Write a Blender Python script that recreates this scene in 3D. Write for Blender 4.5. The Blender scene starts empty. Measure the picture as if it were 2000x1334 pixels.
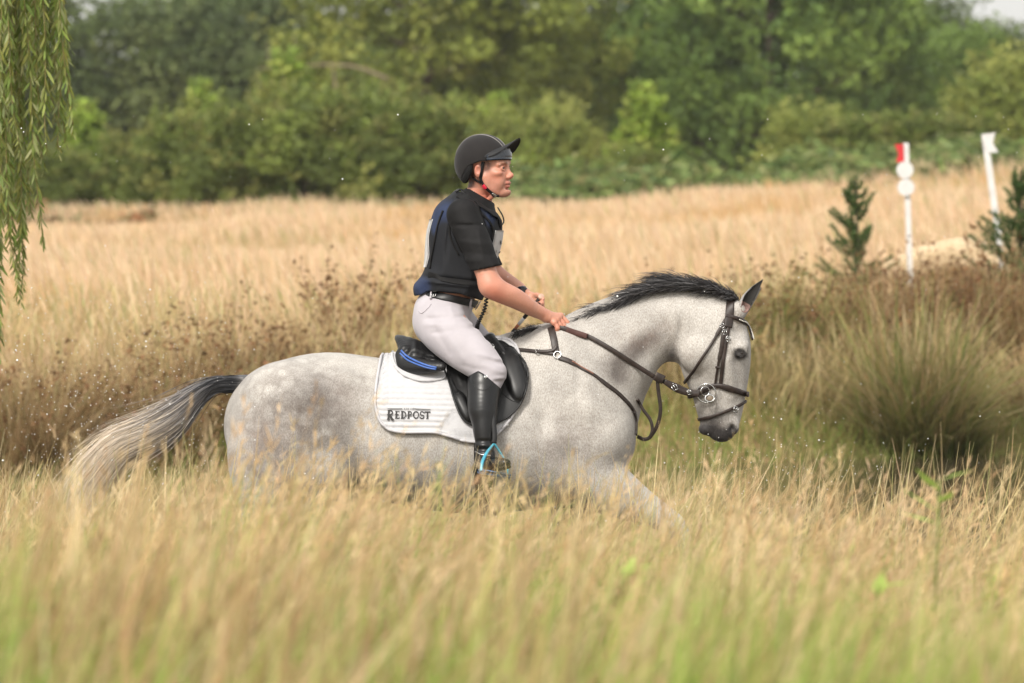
import bpy, math, random
import numpy as np
from mathutils import Vector
from mathutils.bvhtree import BVHTree

# ---------------------------------------------------------------- camera, sky, sun, exposure
SC = bpy.context.scene
CAM = np.array([0.0, -23.0, 2.08]); TH = math.atan((667-380)/11111.0); F = 11111.1
cam_d = bpy.data.cameras.new("camera"); cam_o = bpy.data.objects.new("camera", cam_d)
SC.collection.objects.link(cam_o); SC.camera = cam_o
cam_o.location = CAM; cam_o.rotation_euler = (math.pi/2-TH, 0, 0)
cam_d.lens = 200; cam_d.sensor_width = 36; cam_d.clip_start = 0.5; cam_d.clip_end = 3000
cam_d.dof.use_dof = True; cam_d.dof.focus_distance = 22.8; cam_d.dof.aperture_fstop = 5.7
w = bpy.data.worlds.new("World"); SC.world = w; w.use_nodes = True
nt = w.node_tree; nt.nodes.clear()
SUN_EL, SUN_ROT = math.radians(44), math.radians(205)
sky = nt.nodes.new('ShaderNodeTexSky'); sky.sky_type = 'NISHITA'; sky.sun_disc = False
sky.sun_elevation = SUN_EL; sky.sun_rotation = SUN_ROT; sky.dust_density = 4; sky.air_density = 1.2
hs = nt.nodes.new('ShaderNodeHueSaturation'); hs.inputs['Saturation'].default_value = 0.22
tint = nt.nodes.new('ShaderNodeMix'); tint.data_type = 'RGBA'; tint.blend_type = 'MULTIPLY'
tint.inputs[0].default_value = 1.0; tint.inputs[7].default_value = (1.0, 0.975, 0.93, 1)
bg = nt.nodes.new('ShaderNodeBackground'); bg.inputs[1].default_value = 0.15
wo = nt.nodes.new('ShaderNodeOutputWorld')
nt.links.new(sky.outputs[0], hs.inputs['Color']); nt.links.new(hs.outputs[0], tint.inputs[6])
veil = nt.nodes.new('ShaderNodeMix'); veil.data_type = 'RGBA'; veil.inputs[0].default_value = 0.62; veil.inputs[7].default_value = (4.9, 4.85, 4.7, 1)   # high thin cloud
nt.links.new(tint.outputs[2], veil.inputs[6]); nt.links.new(veil.outputs[2], bg.inputs[0]); nt.links.new(bg.outputs[0], wo.inputs[0])
sl = bpy.data.lights.new("sun", 'SUN'); sl.energy = 2.0; sl.angle = math.radians(12); sl.color = (1, 0.95, 0.87)
so = bpy.data.objects.new("sun", sl); SC.collection.objects.link(so)
# direction towards the sun: nishita rotation is measured from +Y, clockwise seen from above
sd = Vector((math.sin(SUN_ROT)*math.cos(SUN_EL), math.cos(SUN_ROT)*math.cos(SUN_EL), math.sin(SUN_EL)))
so.rotation_euler = sd.to_track_quat('Z', 'Y').to_euler()
SC.view_settings.view_transform = 'Standard'; SC.view_settings.look = 'None'
SC.view_settings.exposure = 0.72; SC.view_settings.gamma = 1.0
SC.cycles.max_bounces = 6; SC.cycles.diffuse_bounces = 3; SC.cycles.transparent_max_bounces = 8
SC.cycles.use_denoising = True
rng = np.random.default_rng(11)

# ---------------------------------------------------------------- helpers
def ray(px, py):
    xc = (np.asarray(px, float)-1000)/F; yc = (667-np.asarray(py, float))/F
    return np.stack([xc+0*yc, math.cos(TH)+yc*math.sin(TH)+0*xc, -math.sin(TH)+yc*math.cos(TH)+0*xc], -1)
def P(px, py, Y=0.0):
    """point of the vertical plane y=Y seen at a pixel of the 2000 px wide photograph"""
    d = ray(px, py); t = (np.asarray(Y, float)+23.0)/d[..., 1]
    return CAM + d*t[..., None]
U = 1/480.0   # metres per pixel at the horse
def link(o, parent=None):
    SC.collection.objects.link(o)
    if parent is not None: o.parent = parent
    return o
def tag(o, label=None, cat=None, group=None, kind=None):
    for k, v in (('label', label), ('category', cat), ('group', group), ('kind', kind)):
        if v: o[k] = v
    return o
def empty(name, loc=(0, 0, 0)):
    o = bpy.data.objects.new(name, None); o.empty_display_size = 0.2; link(o); o.location = tuple(loc); return o
def mesh_obj(name, V, Fc, mat, parent=None, col=None, smooth=True, uv=None, origin=None):
    """V (n,3) world coordinates; Fc (m,3|4) int array or a list of faces; col (n,3|4) point colours"""
    V = np.asarray(V, np.float64)
    off = np.zeros(3)
    if parent is not None:
        p = parent
        while p is not None: off = off + np.array(p.location); p = p.parent
    if origin is not None: loc = np.array(origin, float)-off
    else: loc = np.zeros(3)
    me = bpy.data.meshes.new(name)
    Vl = (V-off-loc).astype(np.float32)
    if isinstance(Fc, np.ndarray):
        m, k = Fc.shape
        me.vertices.add(len(Vl)); me.vertices.foreach_set('co', Vl.ravel())
        me.loops.add(m*k); me.loops.foreach_set('vertex_index', Fc.astype(np.int32).ravel())
        me.polygons.add(m); me.polygons.foreach_set('loop_start', (np.arange(m)*k).astype(np.int32))
        try: me.polygons.foreach_set('loop_total', np.full(m, k, np.int32))
        except Exception: pass
        me.update(calc_edges=True)
    else:
        me.from_pydata(Vl.tolist(), [], [list(f) for f in Fc]); me.update()
    if smooth: me.polygons.foreach_set('use_smooth', np.ones(len(me.polygons), bool))
    if col is not None:
        c = np.ones((len(V), 4), np.float32); col = np.asarray(col, np.float32); c[:, :col.shape[1]] = col
        a = me.color_attributes.new('Col', 'FLOAT_COLOR', 'POINT'); a.data.foreach_set('color', c.ravel())
    if mat is not None:
        for mm in (mat if isinstance(mat, (list, tuple)) else [mat]): me.materials.append(mm)
    o = bpy.data.objects.new(name, me); link(o, parent); o.location = tuple(loc)
    return o

# materials ------------------------------------------------------------------------------
def newmat(name):
    m = bpy.data.materials.new(name); m.use_nodes = True
    n = m.node_tree; b = n.nodes['Principled BSDF']; return m, n, b
def mixc(n, fac, a, b, mode='MIX'):
    x = n.nodes.new('ShaderNodeMix'); x.data_type = 'RGBA'; x.blend_type = mode
    for s, v in ((0, fac), (6, a), (7, b)):
        if hasattr(v, 'is_linked'): n.links.new(v, x.inputs[s])
        elif s == 0: x.inputs[0].default_value = v
        else: x.inputs[s].default_value = (*v, 1)[:4]
    return x.outputs[2]
def noise(n, scale, detail=3, rough=0.55, vec=None, stretch=None):
    t = n.nodes.new('ShaderNodeTexNoise'); t.inputs['Scale'].default_value = scale
    t.inputs['Detail'].default_value = detail; t.inputs['Roughness'].default_value = rough
    tc = n.nodes.new('ShaderNodeTexCoord'); src = tc.outputs['Object']
    if stretch:
        mp = n.nodes.new('ShaderNodeMapping'); mp.inputs['Scale'].default_value = stretch
        n.links.new(src, mp.inputs[0]); src = mp.outputs[0]
    n.links.new(src, t.inputs['Vector']); return t.outputs[0]
def ramp(n, src, lo, hi, a=0.0, b=1.0):
    r = n.nodes.new('ShaderNodeMapRange'); n.links.new(src, r.inputs[0])
    r.inputs[1].default_value = lo; r.inputs[2].default_value = hi; r.inputs[3].default_value = a; r.inputs[4].default_value = b
    return r.outputs[0]
def bump(n, b, src, strength, dist, prev=None):
    x = n.nodes.new('ShaderNodeBump'); x.inputs['Strength'].default_value = strength; x.inputs['Distance'].default_value = dist
    n.links.new(src, x.inputs['Height'])
    if prev is not None: n.links.new(prev, x.inputs['Normal'])
    n.links.new(x.outputs[0], b.inputs['Normal']); return x.outputs[0]
def attr(n, name='Col'):
    a = n.nodes.new('ShaderNodeVertexColor'); a.layer_name = name; return a
def mat_plain(name, col, rough=0.5, var=0.12, nscale=40, bscale=200, bstr=0.15, bdist=0.001, metal=0.0, sheen=0.0, spec=0.5, vcol=False, coat=0.0):
    m, n, b = newmat(name)
    base = attr(n).outputs[0] if vcol else col
    nz = noise(n, nscale, 4)
    if vcol: dark = mixc(n, 1.0, base, (1-var, 1-var, 1-var), 'MULTIPLY')
    else: dark = tuple(c*(1-var*1.6) for c in col)
    light = base if vcol else tuple(min(1, c*(1+var)) for c in col)
    o = mixc(n, ramp(n, nz, 0.3, 0.7), dark, light)
    n.links.new(o, b.inputs['Base Color']); b.inputs['Roughness'].default_value = rough
    b.inputs['Metallic'].default_value = metal; b.inputs['Sheen Weight'].default_value = sheen
    b.inputs['Specular IOR Level'].default_value = spec; b.inputs['Coat Weight'].default_value = coat
    if bstr: bump(n, b, noise(n, bscale, 3), bstr, bdist)
    return m
def mat_leaf(name, trans=0.35, rough=0.55, spec=0.3):
    """foliage / grass: colour comes from the per-blade colour attribute"""
    m, n, b = newmat(name); a = attr(n)
    n.links.new(a.outputs[0], b.inputs['Base Color']); b.inputs['Roughness'].default_value = rough
    b.inputs['Specular IOR Level'].default_value = spec
    t = n.nodes.new('ShaderNodeBsdfTranslucent'); n.links.new(a.outputs[0], t.inputs[0])
    mx = n.nodes.new('ShaderNodeMixShader'); mx.inputs[0].default_value = trans
    n.links.new(b.outputs[0], mx.inputs[1]); n.links.new(t.outputs[0], mx.inputs[2])
    n.links.new(mx.outputs[0], n.nodes['Material Output'].inputs[0]); return m

# implicit surfaces ------------------------------------------------------------------------
class Field:
    BIG = 0.3
    def __init__(s, lo, hi, h):
        s.lo = np.array(lo, float); s.h = h
        s.n = np.ceil((np.array(hi, float)-s.lo)/h).astype(int)+1
        s.f = np.full(tuple(s.n), s.BIG, np.float32)
        s.ax = [(s.lo[i]+h*np.arange(s.n[i])).astype(np.float32) for i in range(3)]
    def copy(s):
        c = Field.__new__(Field); c.lo, c.h, c.n, c.ax = s.lo, s.h, s.n, s.ax; c.f = s.f.copy(); return c
    def sl(s, lo, hi):
        a = np.clip(np.floor((np.array(lo)-s.lo)/s.h).astype(int), 0, s.n-1); b = np.clip(np.ceil((np.array(hi)-s.lo)/s.h).astype(int)+1, 1, s.n)
        if (b <= a).any(): return None
        return tuple(slice(i, j) for i, j in zip(a, b))
    def xyz(s, q=None):
        q = q or (slice(None),)*3
        return (s.ax[0][q[0]][:, None, None], s.ax[1][q[1]][None, :, None], s.ax[2][q[2]][None, None, :])
    def put(s, q, d, k, op):
        a = s.f[q]
        if op == 'sub': a = -a
        if k > 0:
            hh = np.clip(0.5+0.5*(a-d)/k, 0, 1); r = a*(1-hh)+d*hh-k*hh*(1-hh)
        else: r = np.minimum(a, d)
        s.f[q] = -r if op == 'sub' else r
    def prim(s, lo, hi, fn, k=0.02, op='add', m=0.06):
        q = s.sl(np.array(lo)-k-m, np.array(hi)+k+m)
        if q is None: return
        s.put(q, fn(*s.xyz(q)).astype(np.float32), k, op)
    def ell(s, c, r, R=None, k=0.02, op='add', m=0.05):
        c = np.array(c, float); r = np.array(r, float); rm = r.max() if R is not None else r
        def fn(X, Y, Z):
            x, y, z = X-c[0], Y-c[1], Z-c[2]
            if R is not None:
                x, y, z = (R[0][0]*x+R[0][1]*y+R[0][2]*z, R[1][0]*x+R[1][1]*y+R[1][2]*z, R[2][0]*x+R[2][1]*y+R[2][2]*z)
            k0 = np.sqrt((x/r[0])**2+(y/r[1])**2+(z/r[2])**2)+1e-6
            k1 = np.sqrt((x/r[0]**2)**2+(y/r[1]**2)**2+(z/r[2]**2)**2)+1e-6
            return k0*(k0-1)/k1
        s.prim(c-rm, c+rm, fn, k, op, m)
    def chain(s, pts, rad, k=0.02, op='add', u=None, sq=None, m=0.05, n=6, egg=None):
        """smooth tapered tube through pts; squashed along unit vector u by factors sq; egg widens towards the left of travel"""
        pts = np.array(pts, float); rad = np.array(rad, float)
        sq = np.ones(len(pts)) if sq is None else np.broadcast_to(np.array(sq, float), (len(pts),))
        eg = np.zeros(len(pts)) if egg is None else np.array(egg, float)
        A = np.column_stack([pts, rad, sq, eg])
        if len(pts) > 2: A = catmull(A, n)
        u = np.array((0, 1, 0) if u is None else u, float); u = u/np.linalg.norm(u)
        mx = (A[:, 3]*np.maximum(1, A[:, 4])).max()
        lo = A[:, :3].min(0)-mx-m-k; hi = A[:, :3].max(0)+mx+m+k
        q = s.sl(lo, hi)
        if q is None: return
        o = tuple(x.start for x in q)
        tmp = np.full(s.f[q].shape, 1.0, np.float32)
        for i in range(len(A)-1):
            a, b = A[i], A[i+1]; R = max(a[3]*max(1, a[4]), b[3]*max(1, b[4]))+m+k
            qq = s.sl(np.minimum(a[:3], b[:3])-R, np.maximum(a[:3], b[:3])+R)
            if qq is None: continue
            qq = tuple(slice(max(v.start, w_.start), min(v.stop, w_.stop)) for v, w_ in zip(qq, q))
            if any(v.stop <= v.start for v in qq): continue
            X, Y, Z = s.xyz(qq); x, y, z = X-a[0], Y-a[1], Z-a[2]
            d = b[:3]-a[:3]; du = d@u; dp = d-du*u; L2 = dp@dp+1e-12
            cu = x*u[0]+y*u[1]+z*u[2]; ex, ey, ez = x-cu*u[0], y-cu*u[1], z-cu*u[2]
            t = np.clip((ex*dp[0]+ey*dp[1]+ez*dp[2])/L2, 0, 1)
            ex, ey, ez = ex-t*dp[0], ey-t*dp[1], ez-t*dp[2]; cu = cu-t*du
            r = a[3]+(b[3]-a[3])*t; sc_ = a[4]+(b[4]-a[4])*t
            if egg is not None:
                nn = np.cross(u, dp)/math.sqrt(L2)   # for travel +x with u=+y this is -z
                v = np.clip((ex*nn[0]+ey*nn[1]+ez*nn[2])/r, -1.2, 1.2)
                sc_ = sc_*(1+(a[5]+(b[5]-a[5])*t)*v)
            e2 = ex*ex+ey*ey+ez*ez; yw = cu/sc_; rr = np.sqrt(e2+yw*yw)+1e-6
            g = np.sqrt(e2+(yw/sc_)**2)/rr
            dd = (rr-r)/np.maximum(g, 0.2)
            w2 = tuple(slice(v.start-oo, v.stop-oo) for v, oo in zip(qq, o))
            tmp[w2] = np.minimum(tmp[w2], dd)
        s.put(q, tmp, k, op)
    def bump(s, c, r, a):
        """raise (a>0) or hollow the surface by a metres, gaussian of radii r"""
        c = np.array(c, float); r = np.broadcast_to(np.array(r, float), (3,))
        q = s.sl(c-2.4*r, c+2.4*r)
        if q is None: return
        X, Y, Z = s.xyz(q)
        s.f[q] -= (a*np.exp(-((X-c[0])/r[0])**2-((Y-c[1])/r[1])**2-((Z-c[2])/r[2])**2)).astype(np.float32)
    def mesh(s, smooth=1, lvl=0.0):
        f = s.f-lvl; S = f < 0
        c = np.zeros(tuple(s.n-1), np.int8)
        for a in (0, 1):
            for b in (0, 1):
                for d in (0, 1): c += S[a:a+s.n[0]-1, b:b+s.n[1]-1, d:d+s.n[2]-1]
        act = (c > 0) & (c < 8); ijk = np.argwhere(act); idx = np.full(act.shape, -1, np.int32); idx[act] = np.arange(len(ijk))
        pos = np.zeros((len(ijk), 3)); cnt = np.zeros(len(ijk))
        cor = [np.array(v) for v in ((0,0,0),(1,0,0),(0,1,0),(1,1,0),(0,0,1),(1,0,1),(0,1,1),(1,1,1))]
        val = [f[tuple((ijk+v).T)] for v in cor]
        for a in range(8):
            for b in range(a+1, 8):
                if abs(cor[a]-cor[b]).sum() != 1: continue
                x = (val[a] < 0) != (val[b] < 0); t = np.where(x, val[a]/np.where(x, val[a]-val[b], 1), 0)
                pos += x[:, None]*(cor[a]+t[:, None]*(cor[b]-cor[a])); cnt += x
        V = s.lo+(ijk+pos/cnt[:, None])*s.h
        Q = []
        for ax in range(3):
            o1, o2 = (ax+1) % 3, (ax+2) % 3
            s0 = [slice(None)]*3; s1 = [slice(None)]*3; s0[ax] = slice(0, -1); s1[ax] = slice(1, None)
            A0, A1 = S[tuple(s0)], S[tuple(s1)]; e = np.argwhere(A0 != A1)
            e = e[(e[:, o1] > 0) & (e[:, o2] > 0) & (e[:, o1] < s.n[o1]-1) & (e[:, o2] < s.n[o2]-1)]
            def cell(d1, d2):
                z = e.copy(); z[:, o1] -= d1; z[:, o2] -= d2; return idx[tuple(z.T)]
            q = np.stack([cell(1, 1), cell(0, 1), cell(0, 0), cell(1, 0)], 1)
            fl = A1[tuple(e.T)]; q[fl] = q[fl][:, ::-1]; Q.append(q)
        Q = np.concatenate(Q)
        V = relax(V, Q, smooth)
        return V, Q
def relax(V, Q, it, lam=0.5):
    if it <= 0: return V
    E = np.concatenate([Q[:, [i, (i+1) % Q.shape[1]]] for i in range(Q.shape[1])])
    n = len(V); deg = np.bincount(E.ravel(), minlength=n)[:, None].clip(1)
    for _ in range(it):
        for l in (lam, -lam*0.9):
            s = np.stack([np.bincount(E[:, 0], V[E[:, 1], k], n)+np.bincount(E[:, 1], V[E[:, 0], k], n) for k in range(3)], 1)
            V = V+l*(s/deg-V)
    return V
def catmull(A, n):
    A = np.asarray(A, float); Pp = np.vstack([2*A[0]-A[1], A, 2*A[-1]-A[-2]]); out = []
    for i in range(len(A)-1):
        p0, p1, p2, p3 = Pp[i:i+4]
        for t in np.arange(n)/n:
            out.append(0.5*((2*p1)+(p2-p0)*t+(2*p0-5*p1+4*p2-p3)*t*t+(3*p1-p0-3*p2+p3)*t**3))
    out.append(A[-1]); return np.array(out)
def join(*vq):
    V, Q, o = [], [], 0
    for v, q in vq: V.append(v); Q.append(q+o); o += len(v)
    return np.vstack(V), np.vstack(Q)
def vnormals(V, Q):
    n = np.cross(V[Q[:, 2]]-V[Q[:, 0]], V[Q[:, 3 if Q.shape[1] > 3 else 2]]-V[Q[:, 1]])
    N = np.stack([np.bincount(Q.ravel(), np.repeat(n[:, k], Q.shape[1]), len(V)) for k in range(3)], 1)
    return N/(np.linalg.norm(N, axis=1, keepdims=True)+1e-12)
def pix(V):
    """photo pixel of world points"""
    d = np.asarray(V)-CAM; c, s_ = math.cos(TH), math.sin(TH)
    dep = d[..., 1]*c-d[..., 2]*s_; up = d[..., 1]*s_+d[..., 2]*c
    return np.stack([1000+F*d[..., 0]/dep, 667-F*up/dep], -1)
def bvh(V, Q): return BVHTree.FromPolygons([tuple(v) for v in V], [tuple(int(i) for i in q) for q in Q])
def hit(tree, px, py, default=-0.1):
    d = Vector(ray(px, py)).normalized(); h = tree.ray_cast(Vector(CAM), d)
    if h[0] is None:
        for r in range(1, 22):           # just off the outline: use the nearest surface point
            for a in range(12):
                qx, qy = px+r*math.cos(a*.5236), py+r*math.sin(a*.5236)
                g = tree.ray_cast(Vector(CAM), Vector(ray(qx, qy)).normalized())
                if g[0] is not None:
                    p = P(px, py, g[0][1]) if r < 4 else np.array(g[0]); n = np.array(g[1])
                    return p, n*(1 if n[1] < 0.3 else -1)
        return P(px, py, default), np.array([0, -1.0, 0])
    n = np.array(h[1]);
    if n @ np.array(d) > 0: n = -n
    return np.array(h[0]), n
def tube(pts, rad, seg=8, caps=True):
    """round tube along pts (n,3) with radius (scalar or n)"""
    pts = np.asarray(pts, float); n = len(pts); rad = np.broadcast_to(np.asarray(rad, float), (n,))
    T = np.gradient(pts, axis=0); T /= np.linalg.norm(T, axis=1, keepdims=True)+1e-12
    up = np.array([0, 0, 1.0]) if abs(T[0][2]) < 0.9 else np.array([0, 1.0, 0]); V = []
    nrm = np.cross(T[0], up); nrm /= np.linalg.norm(nrm)
    for i in range(n):
        nrm = nrm-T[i]*(nrm@T[i]); nrm /= np.linalg.norm(nrm)+1e-12; bn = np.cross(T[i], nrm)
        a = np.arange(seg)*2*math.pi/seg
        V.append(pts[i]+rad[i]*(np.cos(a)[:, None]*nrm+np.sin(a)[:, None]*bn))
    V = np.vstack(V); i = np.arange(n-1)[:, None]*seg; j = np.arange(seg)[None]; j2 = (j+1) % seg
    Q = np.stack([(i+j), (i+j2), (i+seg+j2), (i+seg+j)], -1).reshape(-1, 4)
    if caps:
        V = np.vstack([V, pts[0], pts[-1]]); a, b = len(V)-2, len(V)-1; jj = np.arange(seg); j2 = (jj+1) % seg
        c0 = np.stack([np.full(seg, a), j2, jj, np.full(seg, a)], 1); c1 = np.stack([np.full(seg, b), (n-1)*seg+jj, (n-1)*seg+j2, np.full(seg, b)], 1)
        Q = np.vstack([Q, c0, c1])
    return V, Q
def fixq(Q):
    """list of faces with duplicate corners removed"""
    return [tuple(dict.fromkeys(int(i) for i in q)) for q in Q]
def band(C, N, wid, th):
    """flat strap of width wid and thickness th along points C with surface normals N"""
    C = np.asarray(C, float); N = np.asarray(N, float); n = len(C); wid = np.broadcast_to(np.asarray(wid, float), (n,))
    T = np.gradient(C, axis=0); T /= np.linalg.norm(T, axis=1, keepdims=True)+1e-12
    N = N-T*(N*T).sum(1)[:, None]; N /= np.linalg.norm(N, axis=1, keepdims=True)+1e-12
    B = np.cross(T, N); w_ = wid[:, None]/2
    prof = [(-1, 0), (-1, .7), (-.8, 1), (.8, 1), (1, .7), (1, 0)]; k = len(prof)
    V = np.stack([C+B*w_*a+N*th*b for a, b in prof], 1).reshape(-1, 3)
    i = np.arange(n-1)[:, None]*k; j = np.arange(k)[None]; j2 = (j+1) % k
    Q = np.stack([i+j, i+j2, i+k+j2, i+k+j], -1).reshape(-1, 4)
    caps = np.array([[5, 2, 1, 0], [5, 4, 3, 2]]); Q = np.vstack([Q, caps, caps[:, ::-1]+(n-1)*k]); return V, Q
def box_mesh(c, h, R=None, bev=0.0):
    c = np.array(c, float); h = np.array(h, float); bev = min(bev, h.min()*0.9); V = []
    for sx in (-1, 1):
        for sy in (-1, 1):
            for sz in (-1, 1):
                for ax in range(3):
                    v = np.array([sx, sy, sz])*(h-bev); v[ax] += (sx, sy, sz)[ax]*bev; V.append(v)
    V = np.array(V)
    def I(sx, sy, sz, ax): return ((sx*2+sy)*2+sz)*3+ax
    Fc = []
    for ax in range(3):
        o1, o2 = (ax+1) % 3, (ax+2) % 3
        for s_ in (0, 1):
            q = []
            for a, b in ((0, 0), (1, 0), (1, 1), (0, 1)):
                t = [0, 0, 0]; t[ax] = s_; t[o1] = a; t[o2] = b; q.append(I(*t, ax))
            Fc.append(q if s_ else q[::-1])
        for a in (0, 1):
            for b in (0, 1):
                t0 = [0, 0, 0]; t1 = [0, 0, 0]; t0[o1] = t1[o1] = a; t0[o2] = t1[o2] = b; t1[ax] = 1
                q = [I(*t0, o1), I(*t1, o1), I(*t1, o2), I(*t0, o2)]; Fc.append(q if (a == b) else q[::-1])
    for sx in (0, 1):
        for sy in (0, 1):
            for sz in (0, 1): Fc.append([I(sx, sy, sz, k) for k in range(3)][::1 if (sx+sy+sz) % 2 else -1])
    if R is not None: V = V@np.array(R)
    return V+c, Fc
# ================================================================= GROUND, WATER, GRASS, TREES
def sstep(a, b_, x): t = np.clip((np.asarray(x, float)-a)/(b_-a), 0, 1); return t*t*(3-2*t)
def vnoise(x, y, s=1.0, seed=0):
    """smooth value noise, -1..1"""
    x = np.asarray(x, float)/s+seed*17.3; y = np.asarray(y, float)/s+seed*9.1
    xi, yi = np.floor(x), np.floor(y); xf, yf = x-xi, y-yi; xf = xf*xf*(3-2*xf); yf = yf*yf*(3-2*yf)
    def hsh(a, b_): v = np.sin(a*127.1+b_*311.7+seed*74.7)*43758.5453; return (v-np.floor(v))*2-1
    return (hsh(xi, yi)*(1-xf)+hsh(xi+1, yi)*xf)*(1-yf)+(hsh(xi, yi+1)*(1-xf)+hsh(xi+1, yi+1)*xf)*yf
def bank_y(x): return 17.2+5.0*sstep(-2, 4, x)+.3*vnoise(x, 0*np.asarray(x), 1.3, 2)
def G(x, y):
    x = np.asarray(x, float); y = np.asarray(y, float); yb = bank_y(x)
    near = .43*(1-sstep(-8.5, -3.4, y))+.42*(1-sstep(-14.3, -10, y))-.18*sstep(-8.5, -3.4, y)+.03*vnoise(x, y, .8, 1)*(1-sstep(-8, -5, y))
    k = .0088+.0128*sstep(-4.5, 12, x/(np.clip(y+23, 30, 400))*110)
    d = np.clip(y-yb, 0, None); far = .30*sstep(0, 1.6, y-yb)+.18*sstep(1.5, 5, y-yb)+k*np.minimum(d, 90)+.002*np.clip(d-110, 0, 200)+.10*vnoise(x, y, 9, 3)*sstep(3, 12, d)
    return np.where(y < 5, near, -.18*(1-sstep(-.3, .4, y-yb))+far)
def grid_mesh(xs, ys, zf):
    X, Y = np.meshgrid(xs, ys, indexing='ij'); V = np.stack([X, Y, zf(X, Y)], -1).reshape(-1, 3); ny = len(ys)
    i = np.arange(len(xs)-1)[:, None]*ny; j = np.arange(ny-1)[None]; return V, np.stack([i+j, i+ny+j, i+ny+j+1, i+j+1], -1).reshape(-1, 4)
xs = np.concatenate([np.linspace(-400, -30, 20)[:-1], np.linspace(-30, 30, 150), np.linspace(30, 400, 20)[1:]])
ys = np.concatenate([np.linspace(-40, -24, 6)[:-1], np.linspace(-24, 30, 220), np.linspace(30, 140, 90)[1:], np.linspace(140, 1500, 30)[1:]])
V, Q = grid_mesh(xs, ys, G)
m, n, b = newmat('dry_earth'); c = mixc(n, ramp(n, noise(n, 1.3, 5), .35, .65), (.30, .19, .085), (.42, .29, .14)); c = mixc(n, ramp(n, noise(n, 14, 4), .45, .7), c, (.15, .10, .05)); c = mixc(n, ramp(n, noise(n, .25, 3), .5, .62, 0, .45), c, (.20, .20, .08))
n.links.new(c, b.inputs['Base Color']); b.inputs['Roughness'].default_value = .95; bump(n, b, noise(n, 20, 4), .8, .05)
tag(mesh_obj('ground', V, Q, m), 'sun dried meadow ground rising towards the wood', 'ground', kind='structure')
m, n, b = newmat('pond_water'); b.inputs['Base Color'].default_value = (.055, .042, .028, 1); b.inputs['Roughness'].default_value = .08; b.inputs['Specular IOR Level'].default_value = .5
bump(n, b, noise(n, 5, 4, stretch=(1, .35, 1)), .5, .03)
V, Q = grid_mesh(np.linspace(-60, 60, 40), np.linspace(-8, 26, 30), lambda x, y: 0*x); tag(mesh_obj('water', V, Q, m), 'shallow brown pond water the horse canters through', 'water', kind='structure')

M_GRASS = mat_leaf('grass_blade', .30, .6, .25); M_LEAF = mat_leaf('tree_leaf', .35, .55, .25)
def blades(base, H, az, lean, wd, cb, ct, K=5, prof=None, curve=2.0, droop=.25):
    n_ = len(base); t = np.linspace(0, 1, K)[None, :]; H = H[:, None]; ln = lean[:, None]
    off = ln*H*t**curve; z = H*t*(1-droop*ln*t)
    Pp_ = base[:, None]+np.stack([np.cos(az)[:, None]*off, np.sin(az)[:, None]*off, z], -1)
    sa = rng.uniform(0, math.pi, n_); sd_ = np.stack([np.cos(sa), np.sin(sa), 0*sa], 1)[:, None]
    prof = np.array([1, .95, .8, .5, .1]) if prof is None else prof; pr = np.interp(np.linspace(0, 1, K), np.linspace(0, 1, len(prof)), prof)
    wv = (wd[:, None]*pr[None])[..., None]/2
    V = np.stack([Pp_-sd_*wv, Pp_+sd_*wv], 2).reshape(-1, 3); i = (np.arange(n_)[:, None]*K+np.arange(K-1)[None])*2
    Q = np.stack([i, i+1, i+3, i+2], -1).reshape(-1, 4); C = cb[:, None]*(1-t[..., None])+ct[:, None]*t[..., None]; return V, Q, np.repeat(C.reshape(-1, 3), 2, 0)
def joinc(*L):
    V, Q = join(*[(a[0], a[1]) for a in L]); return V, Q, np.vstack([a[2] for a in L])
def mixp(pal, n_, var=.18, key=None):
    pal = np.array(pal); i = rng.integers(0, len(pal), n_) if key is None else key; return np.clip(pal[i]*rng.uniform(1-var, 1+var, (n_, 1))*rng.uniform(.95, 1.05, (n_, 3)), 0, .9)
STRAW = [(.58, .43, .215), (.63, .495, .27), (.49, .355, .17), (.54, .40, .23), (.66, .54, .32)]
OLIVE = [(.22, .24, .07), (.28, .28, .09), (.20, .22, .06), (.34, .32, .12)]
GREEN = [(.16, .24, .045), (.22, .31, .06), (.12, .19, .04)]
HEADP = np.array([.25, .22, .2, .2, .22, .3, 1.0, 1.25, .9, .25])
# --- meadow behind the pond -------------------------------------------------------------
def meadow():
    out = []
    N = 180000; y = 19+(104-19)*rng.random(N)**.85; half = (y+23)*.09*1.8; x = rng.uniform(-1, 1, N)*half; keep = y > bank_y(x)+2.2; x, y = x[keep], y[keep]; n_ = len(x)
    patch = vnoise(x, y, 3.5, 5)*.6+vnoise(x, y, 1.1, 6)*.4; tall = .55+.25*sstep(-.4, .6, vnoise(x, y, 4, 7))
    low = sstep(.1, .6, vnoise(x, y*.6, 5.5, 8)); H = tall*rng.uniform(.6, 1.15, n_)*(1-.45*low)
    edge = sstep(92, 103, y); H *= 1+.25*edge
    base = np.stack([x, y, G(x, y)-.03], 1)
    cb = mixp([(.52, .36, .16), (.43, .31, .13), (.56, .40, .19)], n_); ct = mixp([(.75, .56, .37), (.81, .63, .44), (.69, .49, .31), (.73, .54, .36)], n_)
    w1 = sstep(.15, .7, patch)[:, None]; ct = ct*(1-w1)+np.array([.62, .38, .17])*w1
    gsel = rng.random(n_) < .04+.25*sstep(.35, .8, vnoise(x, y, 6, 9)); ct[gsel] = mixp([(.34, .34, .14), (.42, .38, .17)], gsel.sum()); cb[gsel] = mixp(OLIVE, gsel.sum())
    sc_ = np.clip((y+23)/60, 1, 2.2)
    return blades(base, H, rng.normal(2.9, .9, n_), rng.uniform(.05, .45, n_), .011*sc_*rng.uniform(.7, 1.4, n_), cb, ct, 5, np.array([.5, .45, .5, 1.2, .25]))
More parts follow.
